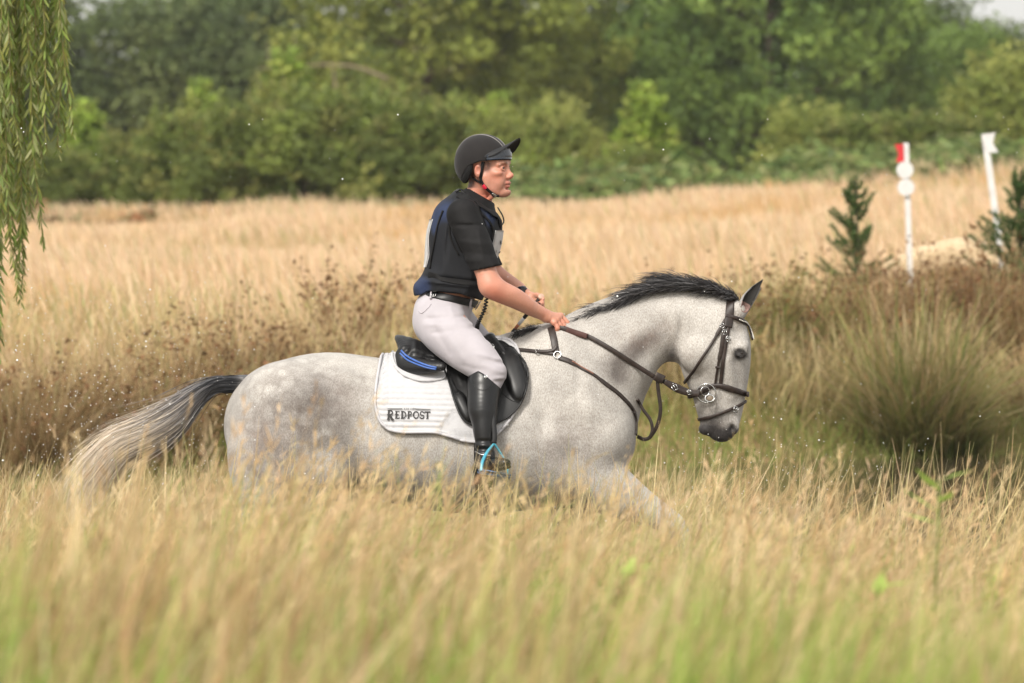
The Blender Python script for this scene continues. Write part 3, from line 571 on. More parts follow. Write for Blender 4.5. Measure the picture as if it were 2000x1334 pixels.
# --- willow -----------------------------------------------------------------------------
wl = empty('willow_tree', (-4.9, 6.0, float(G(-4.9, 6.)))); tag(wl, 'weeping willow hanging its narrow leaved twigs into the left of the picture', 'tree')
V1 = tube(catmull([(-5.6, 6.4, -.4), (-5.5, 6.2, 1.5), (-5.3, 5.9, 3.2), (-4.6, 5.6, 4.6), (-3.4, 5.3, 5.1), (-2.2, 5.1, 4.9)], 6), np.linspace(.24, .04, 31), 10); V2 = tube(catmull([(-5.3, 5.9, 3.2), (-4.4, 5.2, 4.3), (-3.2, 4.8, 4.7)], 6), np.linspace(.11, .03, 13), 8)
V, Q = join(V1, V2); mesh_obj('trunk', V, fixq(Q), M_BARK, wl)
def willow():
    L = []; TW = []; Yw = 5.0; spec = [(-40, 700), (-25, 640), (-10, 705), (0, 560), (5, 690), (12, 625), (18, 480), (25, 590), (32, 560), (40, 500), (48, 575), (20, 330), (35, 250), (50, 310), (60, 220), (70, 300), (75, 180), (85, 355), (92, 330), (100, 240), (112, 280), (125, 200), (118, 120), (133, 195), (80, 120), (55, 150), (105, 90), (40, 100), (65, 60), (-15, 420), (-30, 500), (8, 380), (15, 240), (-5, 200), (30, 170), (95, 160), (128, 300), (3, 640), (22, 560), (45, 420)]
    for j, (px, pe) in enumerate(spec+spec[::2]):
        if j >= len(spec): px += rng.normal(0, 9); pe = pe*rng.uniform(.5, .97)
        Y0 = Yw+rng.normal(0, .35); end = P(px, pe, Y0); top = np.array([end[0]-.05-.1*rng.random(), Y0, 4.75+.2*rng.random()]); n_ = int((top[2]-end[2])/.020); t = np.linspace(0, 1, max(n_, 8))[:, None]
        wob = np.stack([.03*np.sin(t[:, 0]*7+j)+.012*np.sin(t[:, 0]*19+j), .03*np.sin(t[:, 0]*6+j*2), 0*t[:, 0]], 1)*t; pth = top*(1-t)+end*t+wob; L0 = len(pth); TW.append(tube(pth[::3], .0022, 4))
        for side in (-1, 1):
            k = L0; ln = rng.uniform(.055, .095, k)*np.interp(np.linspace(0, 1, k), [0, .9, 1], [1, 1, .6]); a = rng.uniform(0, 6.283, k); out_ = rng.uniform(.25, .75, k); d = np.stack([np.cos(a)*out_, np.sin(a)*out_, -np.ones(k)], 1); d /= np.linalg.norm(d, axis=1, keepdims=True)
            s_ = np.cross(d, rng.normal(size=(k, 3))); s_ /= np.linalg.norm(s_, axis=1, keepdims=True); nn = np.cross(d, s_); wd_ = ln[:, None]*.085; ln = ln[:, None]
            V = np.stack([pth, pth+d*ln*.35+s_*wd_, pth+d*ln*.7+s_*wd_*.8-nn*ln*.05, pth+d*ln-nn*ln*.12, pth+d*ln*.7-s_*wd_*.8-nn*ln*.05, pth+d*ln*.35-s_*wd_], 1).reshape(-1, 3); i = np.arange(k)[:, None]*6
            Q = np.vstack([np.hstack([i, i+1, i+2, i+5]), np.hstack([i+5, i+2, i+3, i+4])]); C = np.repeat(mixp([(.20, .26, .055), (.15, .21, .045), (.27, .31, .09), (.24, .25, .06), (.34, .36, .16)], k, .25), 6, 0); L.append((V, Q, C))
    return joinc(*L), join(*TW)
(LV, LQ, LC), (TV, TQ) = willow(); cr = mesh_obj('hanging_foliage', LV, LQ, M_LEAF, wl, LC, False); mesh_obj('twigs', TV, fixq(TQ), mat_plain('willow_twig', (.25, .20, .07), .7), wl)
# --- jump: flag posts, log, little spruces -----------------------------------------------
M_WP = mat_plain('white_post_paint', (.66, .65, .63), .6, .08, 10); M_RP = mat_plain('red_flag_paint', (.55, .025, .03), .6, .1)
Yf = 28.5; sc_f = (Yf+23)/F
def slab(name, poly, Y, th, mat, parent):
    k = len(poly); A_ = np.array([P(x, y, Y-th/2) for x, y in poly]); B_ = A_+np.array([0, th, 0]); return mesh_obj(name, np.vstack([A_, B_]), [list(range(k))[::-1], list(range(k, 2*k))]+[[i, (i+1) % k, (i+1) % k+k, i+k] for i in range(k)], mat, parent, smooth=False)
f1_ = empty('flag_post', P(1778, 560, Yf)); tag(f1_, 'white flag post with a red flag on top and two round number discs', 'flag post')
slab('post', [(1764, 279), (1775, 279), (1784, 575), (1774, 575)], Yf, .045, M_WP, f1_); slab('flag', [(1747, 282), (1764.5, 281), (1766, 316), (1750, 317), (1755, 300)], Yf-.03, .008, M_RP, f1_)
for nm, cy, cx in (('number_disc', 332, 1767.5), ('number_disc', 366, 1769.5)):
    d_ = slab(nm, [(cx+16.5*math.cos(a), cy+16.5*math.sin(a)) for a in np.linspace(0, 6.283, 29)[:-1]], Yf-.05, .012, M_WP, f1_)
    for q in ([('9', cx-4.5, cy-7, 9, 14, 0)] if cy < 350 else [('1', cx-8, cy-6, 7, 12, 0), ('2', cx, cy-6, 8, 12, 0)]):
        pass
f2_ = empty('flag_post', P(1957, 560, Yf)); tag(f2_, 'white flag post leaning left with a white notched flag on top', 'flag post')
slab('post', [(1917, 263), (1929, 262), (1958, 470), (1969, 580), (1959, 580), (1946, 470)], Yf, .045, M_WP, f2_); slab('flag', [(1918, 262), (1944, 259), (1939, 279), (1950, 297), (1930, 299), (1921, 280)], Yf-.03, .008, M_WP, f2_)
lg = empty('log_jump', P(1840, 520, 30)); tag(lg, 'pale sandy rounded log jump between the two flag posts', 'jump')
LF = Field(P(1700, 640, 29.0)*np.array([1, 0, 1])+np.array([0, 28.6, 0]), P(2010, 430, 29)*np.array([1, 0, 1])+np.array([0, 31.4, 0]), .03)
LF.chain([P(1748, 530, 30), P(1800, 516, 30), P(1860, 503, 30), (P(1900, 506, 30)), P(1950, 530, 30)], np.array([26, 36, 38, 42, 38])*sc_f, k=0, m=.1)
for i in range(26): LF.bump(P(rng.uniform(1745, 1955), rng.uniform(455, 520), 29.8), (rng.uniform(.05, .14),)*3, rng.uniform(-.02, .02))
V, Q = LF.mesh(1); m, n, b = newmat('sawn_wood'); c = mixc(n, ramp(n, noise(n, 4, 5, stretch=(1, 1, 3)), .35, .65), (.46, .34, .20), (.60, .46, .30)); n.links.new(c, b.inputs['Base Color']); b.inputs['Roughness'].default_value = .85; bump(n, b, noise(n, 16, 4, stretch=(.3, 1, 1)), .6, .03); mesh_obj('log', V, Q, m, lg)
mesh_obj('end_face', *(lambda c: (np.vstack([c]+[c+np.array([-.012, math.cos(a)*.13, math.sin(a)*.13]) for a in np.linspace(0, 6.283, 17)[:-1]]), [[0, 1+i, 1+(i+1) % 16] for i in range(16)]))(P(1716.5, 540, 30)), mat_plain('end_grain', (.16, .12, .10), .9), lg, smooth=False)
def spruce(px, top, bot, Y, W, label, seed, nb=95):
    r_ = np.random.default_rng(seed); t0, b0 = P(px, top, Y), P(px, bot, Y); gz = float(G(b0[0], Y)); b0[2] = gz; Hh = t0[2]-gz; e = empty('spruce', b0); tag(e, label, 'conifer', 'small spruces beside the jump')
    tr = tube(catmull([b0, (b0+t0)/2+np.array([.02, 0, 0]), t0], 6), np.linspace(.028, .004, 13), 6); bv = [tr]; needles = []
    for k in range(nb):
        u_ = r_.uniform(.12, .97)**.9; o_ = b0+(t0-b0)*u_; L_ = W*min(1, (1.03-u_)*1.5)**.8*r_.choice([.6, .8, 1.0, 1.15])*r_.uniform(.7, 1.1); a = r_.uniform(0, 6.283); el = r_.uniform(.15, 1.05); d = np.array([math.cos(a)*math.cos(el), math.sin(a)*math.cos(el), math.sin(el)]); pth = catmull([o_, o_+d*L_*.5+np.array([0, 0, -.02]), o_+d*L_+np.array([0, 0, .03])], 5); bv.append(tube(pth, np.linspace(.006, .002, len(pth)), 4))
        kn = int(420*L_)+30; q = r_.random(kn)**.8; ip = q*(len(pth)-1); i0 = ip.astype(int).clip(0, len(pth)-2); c = pth[i0]+(pth[i0+1]-pth[i0])*(ip-i0)[:, None]; dd = r_.normal(size=(kn, 3))+d*1.0; dd /= np.linalg.norm(dd, axis=1, keepdims=True); needles.append((c, dd))
    c = np.vstack([x[0] for x in needles]); dd = np.vstack([x[1] for x in needles]); k = len(c); ss = np.cross(dd, r_.normal(size=(k, 3))); ss /= np.linalg.norm(ss, axis=1, keepdims=True); ln = r_.uniform(.025, .06, k)[:, None]; V = np.stack([c-ss*.0065, c+ss*.0065, c+dd*ln], 1).reshape(-1, 3)
    mesh_obj('foliage', V, np.arange(k*3).reshape(-1, 3), M_LEAF, e, np.repeat(mixp([(.07, .14, .04), (.10, .18, .05), (.055, .11, .035), (.16, .18, .06)], k, .25), 3, 0), False); TV, TQ = join(*bv); mesh_obj('trunk', TV, fixq(TQ), M_BARK, e)
spruce(1672, 352, 600, 27.2, .46, 'small dark green spruce left of the red flag post', 5, 78); spruce(1992, 330, 610, 27.6, .50, 'small spruce at the right edge beside the leaning white post', 8, 120)
# --- flying water drops -----------------------------------------------------------------
def drops():
    n_ = 1900; r = rng.random(n_); px = np.where(r < .52, rng.normal(210, 190, n_), np.where(r < .72, rng.normal(900, 260, n_), np.where(r < .9, rng.normal(1480, 150, n_), rng.uniform(0, 2000, n_)))); py = np.where(r < .52, rng.normal(800, 120, n_), np.where(r < .72, rng.normal(990, 45, n_), np.where(r < .9, rng.normal(930, 70, n_), rng.uniform(220, 950, n_))))
    Y = rng.normal(.1, .5, n_); c = P(px, py, Y); s_ = np.clip(rng.lognormal(-6.3, .40, n_), .0009, .0055); ico = np.array([(0, 0, 1), (1, 0, 0), (0, 1, 0), (-1, 0, 0), (0, -1, 0), (0, 0, -1)], float); fc = np.array([(0, 1, 2), (0, 2, 3), (0, 3, 4), (0, 4, 1), (5, 2, 1), (5, 3, 2), (5, 4, 3), (5, 1, 4)])
    V = (c[:, None]+ico[None]*s_[:, None, None]).reshape(-1, 3); Q = (np.arange(n_)[:, None, None]*6+fc[None]).reshape(-1, 3); return V, Q
V, Q = drops(); m, n, b = newmat('water_drop'); b.inputs['Base Color'].default_value = (.9, .9, .88, 1); b.inputs['Roughness'].default_value = .15; b.inputs['Specular IOR Level'].default_value = .8
tag(mesh_obj('water_drops', V, Q, m), 'white water drops thrown up round the horse', 'splash', kind='stuff')

# --- the summer air that pales the far wood ----------------------------------------------
m = bpy.data.materials.new('summer_haze'); m.use_nodes = True; n = m.node_tree; n.nodes.clear(); pv = n.nodes.new('ShaderNodeVolumePrincipled'); pv.inputs['Color'].default_value = (.95, .95, .90, 1); pv.inputs['Density'].default_value = .00022; pv.inputs['Anisotropy'].default_value = .3
mo = n.nodes.new('ShaderNodeOutputMaterial'); n.links.new(pv.outputs[0], mo.inputs['Volume']); V, Fc = box_mesh((0, 735, 11.5), (405, 780, 15.5)); tag(mesh_obj('haze', V, Fc, m, None, smooth=False), 'thin warm summer haze in front of the wood', 'haze', kind='stuff')
# ================================================================= HORSE
def st(L, Y=0.0): return [P(a[0], a[1], a[3] if len(a) > 3 and a[3] is not None else Y) for a in L], [a[2]*U for a in L]
horse = empty('horse', (0.1, 0, 0))
tag(horse, 'dappled grey horse cantering to the right through the grass with a rider up', 'horse')
HF = Field((-1.32, -0.42, -0.02), (1.1, 0.42, 1.75), 0.0095)
def hb(c, r, a): HF.bump(c, r, a*1.5)
def rch(L, sq, egg=None, Y=0.0, k=0.03, **kw):
    p, r = st(L, Y); HF.chain(p, r, k=k, sq=sq, egg=egg, **kw)
# trunk
rch([(566, 832, 128), (640, 823, 134), (740, 836, 136), (850, 848, 148), (950, 842, 160), (1040, 818, 172), (1098, 815, 143)],
    [0.98, 1.06, 1.10, 1.07, .96, .78, .76], egg=[-.05, 0, .06, .12, .2, .28, .22], k=0.0)
# neck
rch([(1120, 760, 128), (1165, 712, 112), (1212, 668, 90), (1265, 640, 76), (1325, 634, 71), (1385, 636, 62)],
    [.78, .74, .66, .62, .62, .66], egg=[.1, .12, .15, .12, .05, 0], k=0.07)
# head
rch([(1400, 634, 50), (1400, 666, 64), (1397, 700, 69), (1403, 745, 57), (1405, 785, 48), (1406, 812, 41), (1409, 832, 31)],
    [.88, .82, .72, .70, .74, .80, .95], k=0.035)
for s in (-1, 1):
    # hind quarter masses
    rch([(560, 800, 92, s*.15), (545, 880, 98, s*.16), (545, 945, 88, s*.16)], [1.0, .95, .9], k=0.06)
    HF.ell(P(650, 915, s*.17), (.11, .10, .12), k=0.06)          # stifle
    hb(P(676, 735, s*.22), (.05, .06, .04), .014)            # point of hip
    hb(P(690, 850, s*.30), (.07, .08, .12), -.016)           # flank hollow
    hb(P(600, 760, s*.22), (.09, .1, .06), .010)
    hb(P(520, 790, s*.2), (.05, .08, .09), .008)
    hb(P(590, 880, s*.26), (.03, .08, .12), -.008)
    hb(P(470, 905, s*.13), (.05, .06, .1), .008)
    # shoulder and breast
    rch([(1085, 690, 52, s*.10), (1120, 770, 66, s*.13), (1168, 850, 66, s*.14)], [.9, .9, .9], k=0.07)
    rch([(1150, 880, 62, s*.13), (1108, 915, 74, s*.14)], [1, 1], k=0.06)
    HF.ell(P(1195, 868, s*.085), (.085, .09, .11), k=0.045)
    hb(P(1130, 740, s*.24), (.02, .1, .14), -.006)
    hb(P(1095, 860, s*.26), (.07, .1, .05), .010)
    hb(P(1060, 820, s*.28), (.03, .1, .09), -.010)
    hb(P(1150, 800, s*.22), (.04, .1, .05), .007)
    for i in range(6): hb(P(770+i*38, 900+i*3, s*.3), (.016, .1, .12), .0032)
    # neck
    hb(P(1255, 690, s*.12), (.03, .1, .05), -.007); hb(P(1210, 730, s*.14), (.03, .1, .05), -.007)
    hb(P(1300, 610, s*.11), (.1, .1, .03), .004)
    for q in ((1305, 688), (1315, 676), (1324, 664)): hb(P(q[0], q[1], s*.07), (.008, .08, .04), -.006)
    # head
    HF.ell(P(1366, 690, s*.060), (.084, .062, .086), k=0.012)       # cheek
    hb(P(1331, 640, s*.09), (.012, .08, .05), -.010)
    hb(P(1392, 745, s*.1), (.03, .08, .035), -.007)
    rch([(1418, 705, 9, s*.088), (1425, 740, 8, s*.075), (1430, 770, 6, s*.058)], [1, 1, 1], k=0.025)   # facial crest
    HF.ell(P(1447, 676, s*.073), (.034, .034, .026), k=0.024)      # brow
    hb(P(1442, 648, s*.08), (.022, .05, .02), -.008)
    HF.ell(P(1448, 689, s*.094), (.017, .014, .013), k=0.008, op='sub')
    HF.ell(P(1447, 689, s*.082), (.020, .021, .019), k=0.004)
    rch([(1434, 684, 3.2, s*.100), (1446, 679, 3.8, s*.104), (1458, 688, 3.2, s*.096)], [1, 1, 1], k=0.006)
    rch([(1434, 688, 2.5, s*.099), (1446, 697, 3.2, s*.102), (1456, 694, 2.5, s*.096)], [1, 1, 1], k=0.006)
    # nose bones, nostril, lips
    rch([(1446, 720, 7, s*.035), (1440, 780, 6, s*.028), (1434, 815, 6, s*.025)], [1, 1, 1], k=0.02)
    HF.ell(P(1428, 833, s*.040), (.034, .026, .038), k=0.015); HF.ell(P(1410, 850, s*.028), (.042, .026, .026), k=.015)
    HF.ell(P(1430, 838, s*.066), (.011, .022, .021), k=0.006, op='sub')
    HF.ell(P(1380, 838, s*.02), (.034, .032, .026), k=0.012)
    HF.chain([P(1372, 816, s*.06), P(1388, 834, s*.062), P(1402, 862, s*.04)], [.0035, .0035, .0035], k=0.006, op='sub')
    # brow-line temple hollow, base of ear
    HF.ell(P(1440, 606, s*.055), (.035, .03, .04), k=0.03)
hb(P(1380, 790, 0), (.03, .04, .05), -.006)
hb(P(1040, 640, 0), (.12, .05, .03), .006)
# legs: (x, y, radius) in photo pixels
def leg(L, Y, hoof_dir, k=0.03, sq=.85):
    p, r = st([(a[0], a[1], a[2], Y if len(a) < 4 else a[3]) for a in L]); HF.chain(p, r, k=k, sq=sq)
hindN = [(600, 925, 84, -.16), (560, 985, 68, -.16), (500, 1045, 42, -.16), (452, 1095, 27, -.16), (440, 1125, 24, -.16), (425, 1180, 15, -.16), (405, 1250, 14, -.16), (392, 1285, 18, -.16), (400, 1315, 15, -.16)]
hindF = [(640, 925, 84, .16), (665, 1000, 64, .16), (668, 1060, 38, .15), (650, 1125, 27, .14), (655, 1150, 24, .14), (690, 1215, 15, .14), (725, 1275, 14, .14), (740, 1300, 18, .14), (765, 1330, 15, .14)]
foreN = [(1148, 925, 62, -.15), (1190, 955, 52, -.15), (1245, 985, 36, -.15), (1300, 1015, 25, -.15), (1318, 1030, 23, -.15), (1345, 1070, 14, -.15), (1372, 1120, 13, -.15), (1385, 1142, 17, -.15), (1408, 1165, 14, -.15)]
foreF = [(1120, 925, 60, .15), (1120, 985, 46, .15), (1112, 1050, 32, .15), (1100, 1120, 24, .15), (1096, 1145, 23, .15), (1085, 1200, 14, .15), (1078, 1265, 13, .15), (1078, 1290, 17, .15), (1096, 1320, 14, .15)]
for L in (hindN, hindF, foreN, foreF): leg(L, 0, 1)
for L, Y in ((hindN, -.16), (hindF, .14)):
    a = L[4]; HF.chain([P(a[0]-20, a[1]-36, Y), P(a[0]-12, a[1]+4, Y)], [.018, .022], k=0.02)   # hock point
HV, HQ = HF.mesh(2)
HN = vnormals(HV, HQ); hp = pix(HV)
# coat colour masks (the horse's own dapples and dark points, plus painted shade in the flank fold)
def gm(c, r, rot=0.0):
    a = math.radians(rot); x = hp[:, 0]-c[0]; y = hp[:, 1]-c[1]; u = x*math.cos(a)+y*math.sin(a); v = -x*math.sin(a)+y*math.cos(a)
    return np.exp(-(u/r[0])**2-(v/r[1])**2)
dark = np.zeros(len(HV)); brown = np.zeros(len(HV)); patch = np.zeros(len(HV))
for c, r, rot, a in (((1446, 690), (14, 10), 15, 1.2), ((1434, 704), (14, 9), -20, .35), ((1400, 815), (40, 14), -15, .45), ((1380, 844), (30, 18), 0, .75), ((1415, 858), (36, 18), 0, .8), ((1404, 775), (8, 28), 8, .4), ((1431, 838), (10, 12), 0, .6), ((1115, 1010), (60, 70), 0, .6), ((700, 955), (34, 18), 0, .7), ((1312, 694), (10, 20), 20, .5)):
    dark += a*gm(c, r, rot)
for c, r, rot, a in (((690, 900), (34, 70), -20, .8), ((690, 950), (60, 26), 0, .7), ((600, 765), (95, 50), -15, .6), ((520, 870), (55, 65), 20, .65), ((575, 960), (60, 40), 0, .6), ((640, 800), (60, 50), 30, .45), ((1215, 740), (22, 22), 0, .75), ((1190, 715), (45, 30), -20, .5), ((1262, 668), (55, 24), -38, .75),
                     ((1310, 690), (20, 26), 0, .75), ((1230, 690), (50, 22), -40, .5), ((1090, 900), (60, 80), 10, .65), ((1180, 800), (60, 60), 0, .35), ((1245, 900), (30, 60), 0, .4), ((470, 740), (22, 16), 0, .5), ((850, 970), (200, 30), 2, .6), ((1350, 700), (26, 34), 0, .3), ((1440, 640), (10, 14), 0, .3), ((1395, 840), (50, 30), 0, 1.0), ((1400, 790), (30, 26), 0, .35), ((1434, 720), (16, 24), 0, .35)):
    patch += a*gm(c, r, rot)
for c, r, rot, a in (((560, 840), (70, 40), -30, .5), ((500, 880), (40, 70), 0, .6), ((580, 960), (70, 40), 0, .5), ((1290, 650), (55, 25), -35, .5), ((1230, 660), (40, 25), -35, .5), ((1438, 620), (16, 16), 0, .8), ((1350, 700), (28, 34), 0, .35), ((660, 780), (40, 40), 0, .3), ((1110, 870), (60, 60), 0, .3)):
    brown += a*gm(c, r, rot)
zl = HV[:, 2]
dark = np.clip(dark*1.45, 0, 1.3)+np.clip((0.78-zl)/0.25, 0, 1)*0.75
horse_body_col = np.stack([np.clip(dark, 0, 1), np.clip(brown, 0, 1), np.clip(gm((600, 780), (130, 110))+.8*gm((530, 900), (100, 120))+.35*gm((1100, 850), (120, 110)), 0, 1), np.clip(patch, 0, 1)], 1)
m, n, b = newmat('grey_coat'); a = attr(n); sp = n.nodes.new('ShaderNodeSeparateColor'); n.links.new(a.outputs[0], sp.inputs[0])
def mth(n, op, x, y, clamp=False):
    q = n.nodes.new('ShaderNodeMath'); q.operation = op; q.use_clamp = clamp
    for i, v in enumerate((x, y)):
        if hasattr(v, 'is_linked'): n.links.new(v, q.inputs[i])
        else: q.inputs[i].default_value = v
    return q.outputs[0]
base = mixc(n, ramp(n, noise(n, 4.5, 4), .35, .62), (.435, .415, .39), (.59, .565, .53))
vo = n.nodes.new('ShaderNodeTexVoronoi'); vo.feature = 'SMOOTH_F1'; vo.inputs['Scale'].default_value = 21; vo.inputs['Smoothness'].default_value = .35; tcv = n.nodes.new('ShaderNodeTexCoord'); nz_ = n.nodes.new('ShaderNodeTexNoise'); nz_.inputs['Scale'].default_value = 12; n.links.new(tcv.outputs['Object'], nz_.inputs['Vector'])
va = n.nodes.new('ShaderNodeVectorMath'); va.operation = 'MULTIPLY_ADD'; n.links.new(nz_.outputs['Color'], va.inputs[0]); va.inputs[1].default_value = (.07, .07, .07); n.links.new(tcv.outputs['Object'], va.inputs[2]); n.links.new(va.outputs[0], vo.inputs['Vector'])
ring_ = mth(n, 'MULTIPLY', ramp(n, vo.outputs['Distance'], .30, .62), ramp(n, noise(n, 6, 3), .32, .62))
base = mixc(n, mth(n, 'MULTIPLY', mth(n, 'MULTIPLY', ring_, sp.outputs[2]), .72), base, (.20, .17, .15))
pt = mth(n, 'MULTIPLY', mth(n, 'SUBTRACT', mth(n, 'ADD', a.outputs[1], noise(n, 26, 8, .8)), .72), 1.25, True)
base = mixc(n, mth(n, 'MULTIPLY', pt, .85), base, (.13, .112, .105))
base = mixc(n, mth(n, 'MULTIPLY', sp.outputs[1], ramp(n, noise(n, 16, 7, .8), .38, .66, .0, .85)), base, (.26, .185, .15))
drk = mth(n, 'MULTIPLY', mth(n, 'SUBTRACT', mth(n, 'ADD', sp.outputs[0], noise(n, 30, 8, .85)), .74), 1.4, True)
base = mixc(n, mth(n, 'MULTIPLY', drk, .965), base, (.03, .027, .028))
hair = noise(n, 230, 5, .75, stretch=(1.0, 1.0, .55))
base = mixc(n, ramp(n, hair, .38, .60, .0, 1.0), base, (.62, .59, .56), 'MULTIPLY')
fl = ramp(n, noise(n, 150, 2, .5), .68, .73)
base = mixc(n, mth(n, 'MULTIPLY', fl, .65), base, (.12, .085, .07))
wet = ramp(n, noise(n, 5, 2), .5, .7)
n.links.new(base, b.inputs['Base Color']); b.inputs['Roughness'].default_value = .62; b.inputs['Sheen Weight'].default_value = .06; b.inputs['Sheen Roughness'].default_value = .5
b.inputs['Specular IOR Level'].default_value = .35
x1 = bump(n, b, noise(n, 30, 4), .3, .004); bump(n, b, hair, .35, .002, x1)
M_COAT = m
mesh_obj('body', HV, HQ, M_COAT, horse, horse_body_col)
HT = bvh(HV, HQ)
# hooves
M_HOOF = mat_plain('hoof_horn', (.06, .05, .045), .5)
for L, dx, dy in ((hindN, -6, 34), (hindF, 22, 26), (foreN, 24, 16), (foreF, 14, 28)):
    a = L[-1]; p = P(a[0], a[1], a[3]); q = P(a[0]+dx, a[1]+dy, a[3])
    V, Q = tube(np.linspace(p, q, 6), np.linspace(.034, .052, 6), 16); mesh_obj('hoof', V, fixq(Q), M_HOOF, horse)
# eyes
m, n, b = newmat('horse_eye'); b.inputs['Base Color'].default_value = (.012, .009, .008, 1); b.inputs['Roughness'].default_value = .06; M_EYE = m
def uvs(c, r, n1=16, n2=10, R=None):
    th, ph = np.meshgrid(np.linspace(0, math.pi, n2), np.arange(n1)*2*math.pi/n1, indexing='ij')
    V = np.stack([np.sin(th)*np.cos(ph), np.sin(th)*np.sin(ph), np.cos(th)], -1).reshape(-1, 3)*np.array(r)
    if R is not None: V = V@np.array(R)
    i = np.arange(n2-1)[:, None]*n1; j = np.arange(n1)[None]; j2 = (j+1) % n1
    return V+np.array(c), np.stack([i+j, i+n1+j, i+n1+j2, i+j2], -1).reshape(-1, 4)
for s in (-1, 1):
    V, Q = uvs(P(1448, 690, s*.0875), (.0165, .0165, .0145)); mesh_obj('eye', V, Q, M_EYE, horse)
# ears
m, n, b = newmat('ear_skin'); a = attr(n)
c = mixc(n, ramp(n, noise(n, 150, 4), .3, .7, 0, .5), a.outputs[0], (.01, .009, .009)); n.links.new(c, b.inputs['Base Color']); b.inputs['Roughness'].default_value = .8
bump(n, b, noise(n, 250, 3), .4, .002); M_EAR = m
for s in (-1, 1):
    B = P(1449, 608, s*.062); tip = P(1490 if s < 0 else 1486, 546 if s < 0 else 562, s*.085)
    EF = Field(np.minimum(B, tip)-.05, np.maximum(B, tip)+.05, .0028)
    ax = tip-B; q = lambda t, o=(0, 0, 0): B+ax*t+np.array(o)
    bow = np.array([-.012, -s*.0, -.004])
    EF.chain([q(-.08), q(.2)+bow*.6, q(.45)+bow, q(.72)+bow*.7, q(1.0)], [.024, .0255, .0245, .0165, .0025], k=0, u=(0, 1, 0), sq=.72)
    inner = EF.copy(); inner.f[:] = .3
    inner.chain([q(.12, (.006, s*.016, 0)), q(.45, (.006, s*.020, 0))+bow, q(.72, (.002, s*.013, 0))+bow*.7, q(.99, (0, s*.005, 0))], [.019, .0235, .0165, .003], k=0, u=(0, 1, 0), sq=.9)
    EF.f = np.maximum(EF.f, -inner.f)
    V, Q = EF.mesh(1)
    ii = np.clip(((V-EF.lo)/EF.h).round().astype(int), 0, EF.n-1); inn = inner.f[tuple(ii.T)] < .003
    t = ((V-B)@ax)/(ax@ax); col = np.where(inn[:, None], np.array([.006, .0055, .0055]), np.array([.42, .40, .385])*(1-.75*np.clip(t*1.5-.5, 0, 1))[:, None])
    edge = np.abs(inner.f[tuple(ii.T)]) < .002; col[edge & (t > .2)] = (.02, .018, .016); col[inn & (t < .25)] = (.25, .15, .13)
    mesh_obj('ear', V, Q, M_EAR, horse, col)
# hair ------------------------------------------------------------------------------------
def strands(paths, w0, cols, prof):
    """paths (n,k,3) hair ribbons, width w0*prof, random facing"""
    n_, k_ = paths.shape[:2]; T = np.gradient(paths, axis=1); T /= np.linalg.norm(T, axis=2, keepdims=True)+1e-9
    rv = rng.normal(size=(n_, 1, 3)); S = np.cross(T, np.broadcast_to(rv, T.shape)); S /= np.linalg.norm(S, axis=2, keepdims=True)+1e-9
    wv = (w0[:, None]*prof[None])[..., None]/2
    V = np.stack([paths-S*wv, paths+S*wv], 2).reshape(-1, 3)
    i = (np.arange(n_)[:, None]*k_+np.arange(k_-1)[None])*2
    Q = np.stack([i, i+1, i+3, i+2], -1).reshape(-1, 4); C = np.repeat(cols.reshape(n_*k_, 3), 2, axis=0)
    return V, Q, C
m, n, b = newmat('horse_hair'); a = attr(n); n.links.new(a.outputs[0], b.inputs['Base Color']); b.inputs['Roughness'].default_value = .42; b.inputs['Specular IOR Level'].default_value = .45; b.inputs['Anisotropic'].default_value = .6; M_HAIR = m
# tail
ct = catmull([(486, 748), (455, 748), (420, 753), (385, 775), (345, 815), (290, 850), (230, 885), (180, 930), (158, 980), (150, 1030)], 5)
tp = catmull([(484, 736), (452, 733), (412, 740), (375, 757), (324, 787), (262, 818), (200, 850), (148, 900), (112, 955), (100, 1010)], 5)
bt = catmull([(474, 766), (450, 768), (421, 769), (392, 798), (358, 848), (320, 880), (262, 908), (226, 958), (204, 1005), (214, 1062)], 5)
K = len(ct); NT = 7000; tt = np.linspace(0, 1, K)
v = rng.beta(1.3, 1.3, NT); dy = rng.normal(0, 1, NT); rad = np.interp(tt, [0, .1, .3, .6, 1], [.03, .034, .05, .085, .10])
ang = rng.uniform(0, 6.28, NT)
f1, f2 = rng.uniform(2, 7, NT), rng.uniform(0, 6.28, NT)
vv = v[:, None]+.055*np.sin(f1[:, None]*tt+f2[:, None])*tt+rng.normal(0, .09, NT)[:, None]*tt**2
clump = rng.integers(0, 90, NT); cv = rng.random(90); vv = vv*(1-.55*tt**1.2)+(cv[clump][:, None]+.04*np.sin(5*tt+clump[:, None]))*(.55*tt**1.2)
px = tp[None, :, 0]*(1-vv)+bt[None, :, 0]*vv; py = tp[None, :, 1]*(1-vv)+bt[None, :, 1]*vv
yy = rad[None]*np.clip(dy, -1.6, 1.6)[:, None]*np.sqrt(np.clip(1-(2*vv-1)**2, .05, 1))*.8
start = np.where(rng.random(NT) < .45, rng.uniform(0, .06, NT), rng.uniform(0, .42, NT)); leng = rng.uniform(.5, .66, NT)
leng = np.where(rng.random(NT) < .06, leng*1.08, leng); end = np.minimum(start+leng, 1.0)
KS = 22; s_ = np.linspace(0, 1, KS); tq = start[:, None]+(end-start)[:, None]*s_
ix = tq*(K-1); i0 = np.clip(ix.astype(int), 0, K-2); fr = ix-i0
rowi = np.arange(NT)[:, None]
def samp(A): return A[rowi, i0]*(1-fr)+A[rowi, i0+1]*fr
sx, sy, sY = samp(px), samp(py), samp(yy)
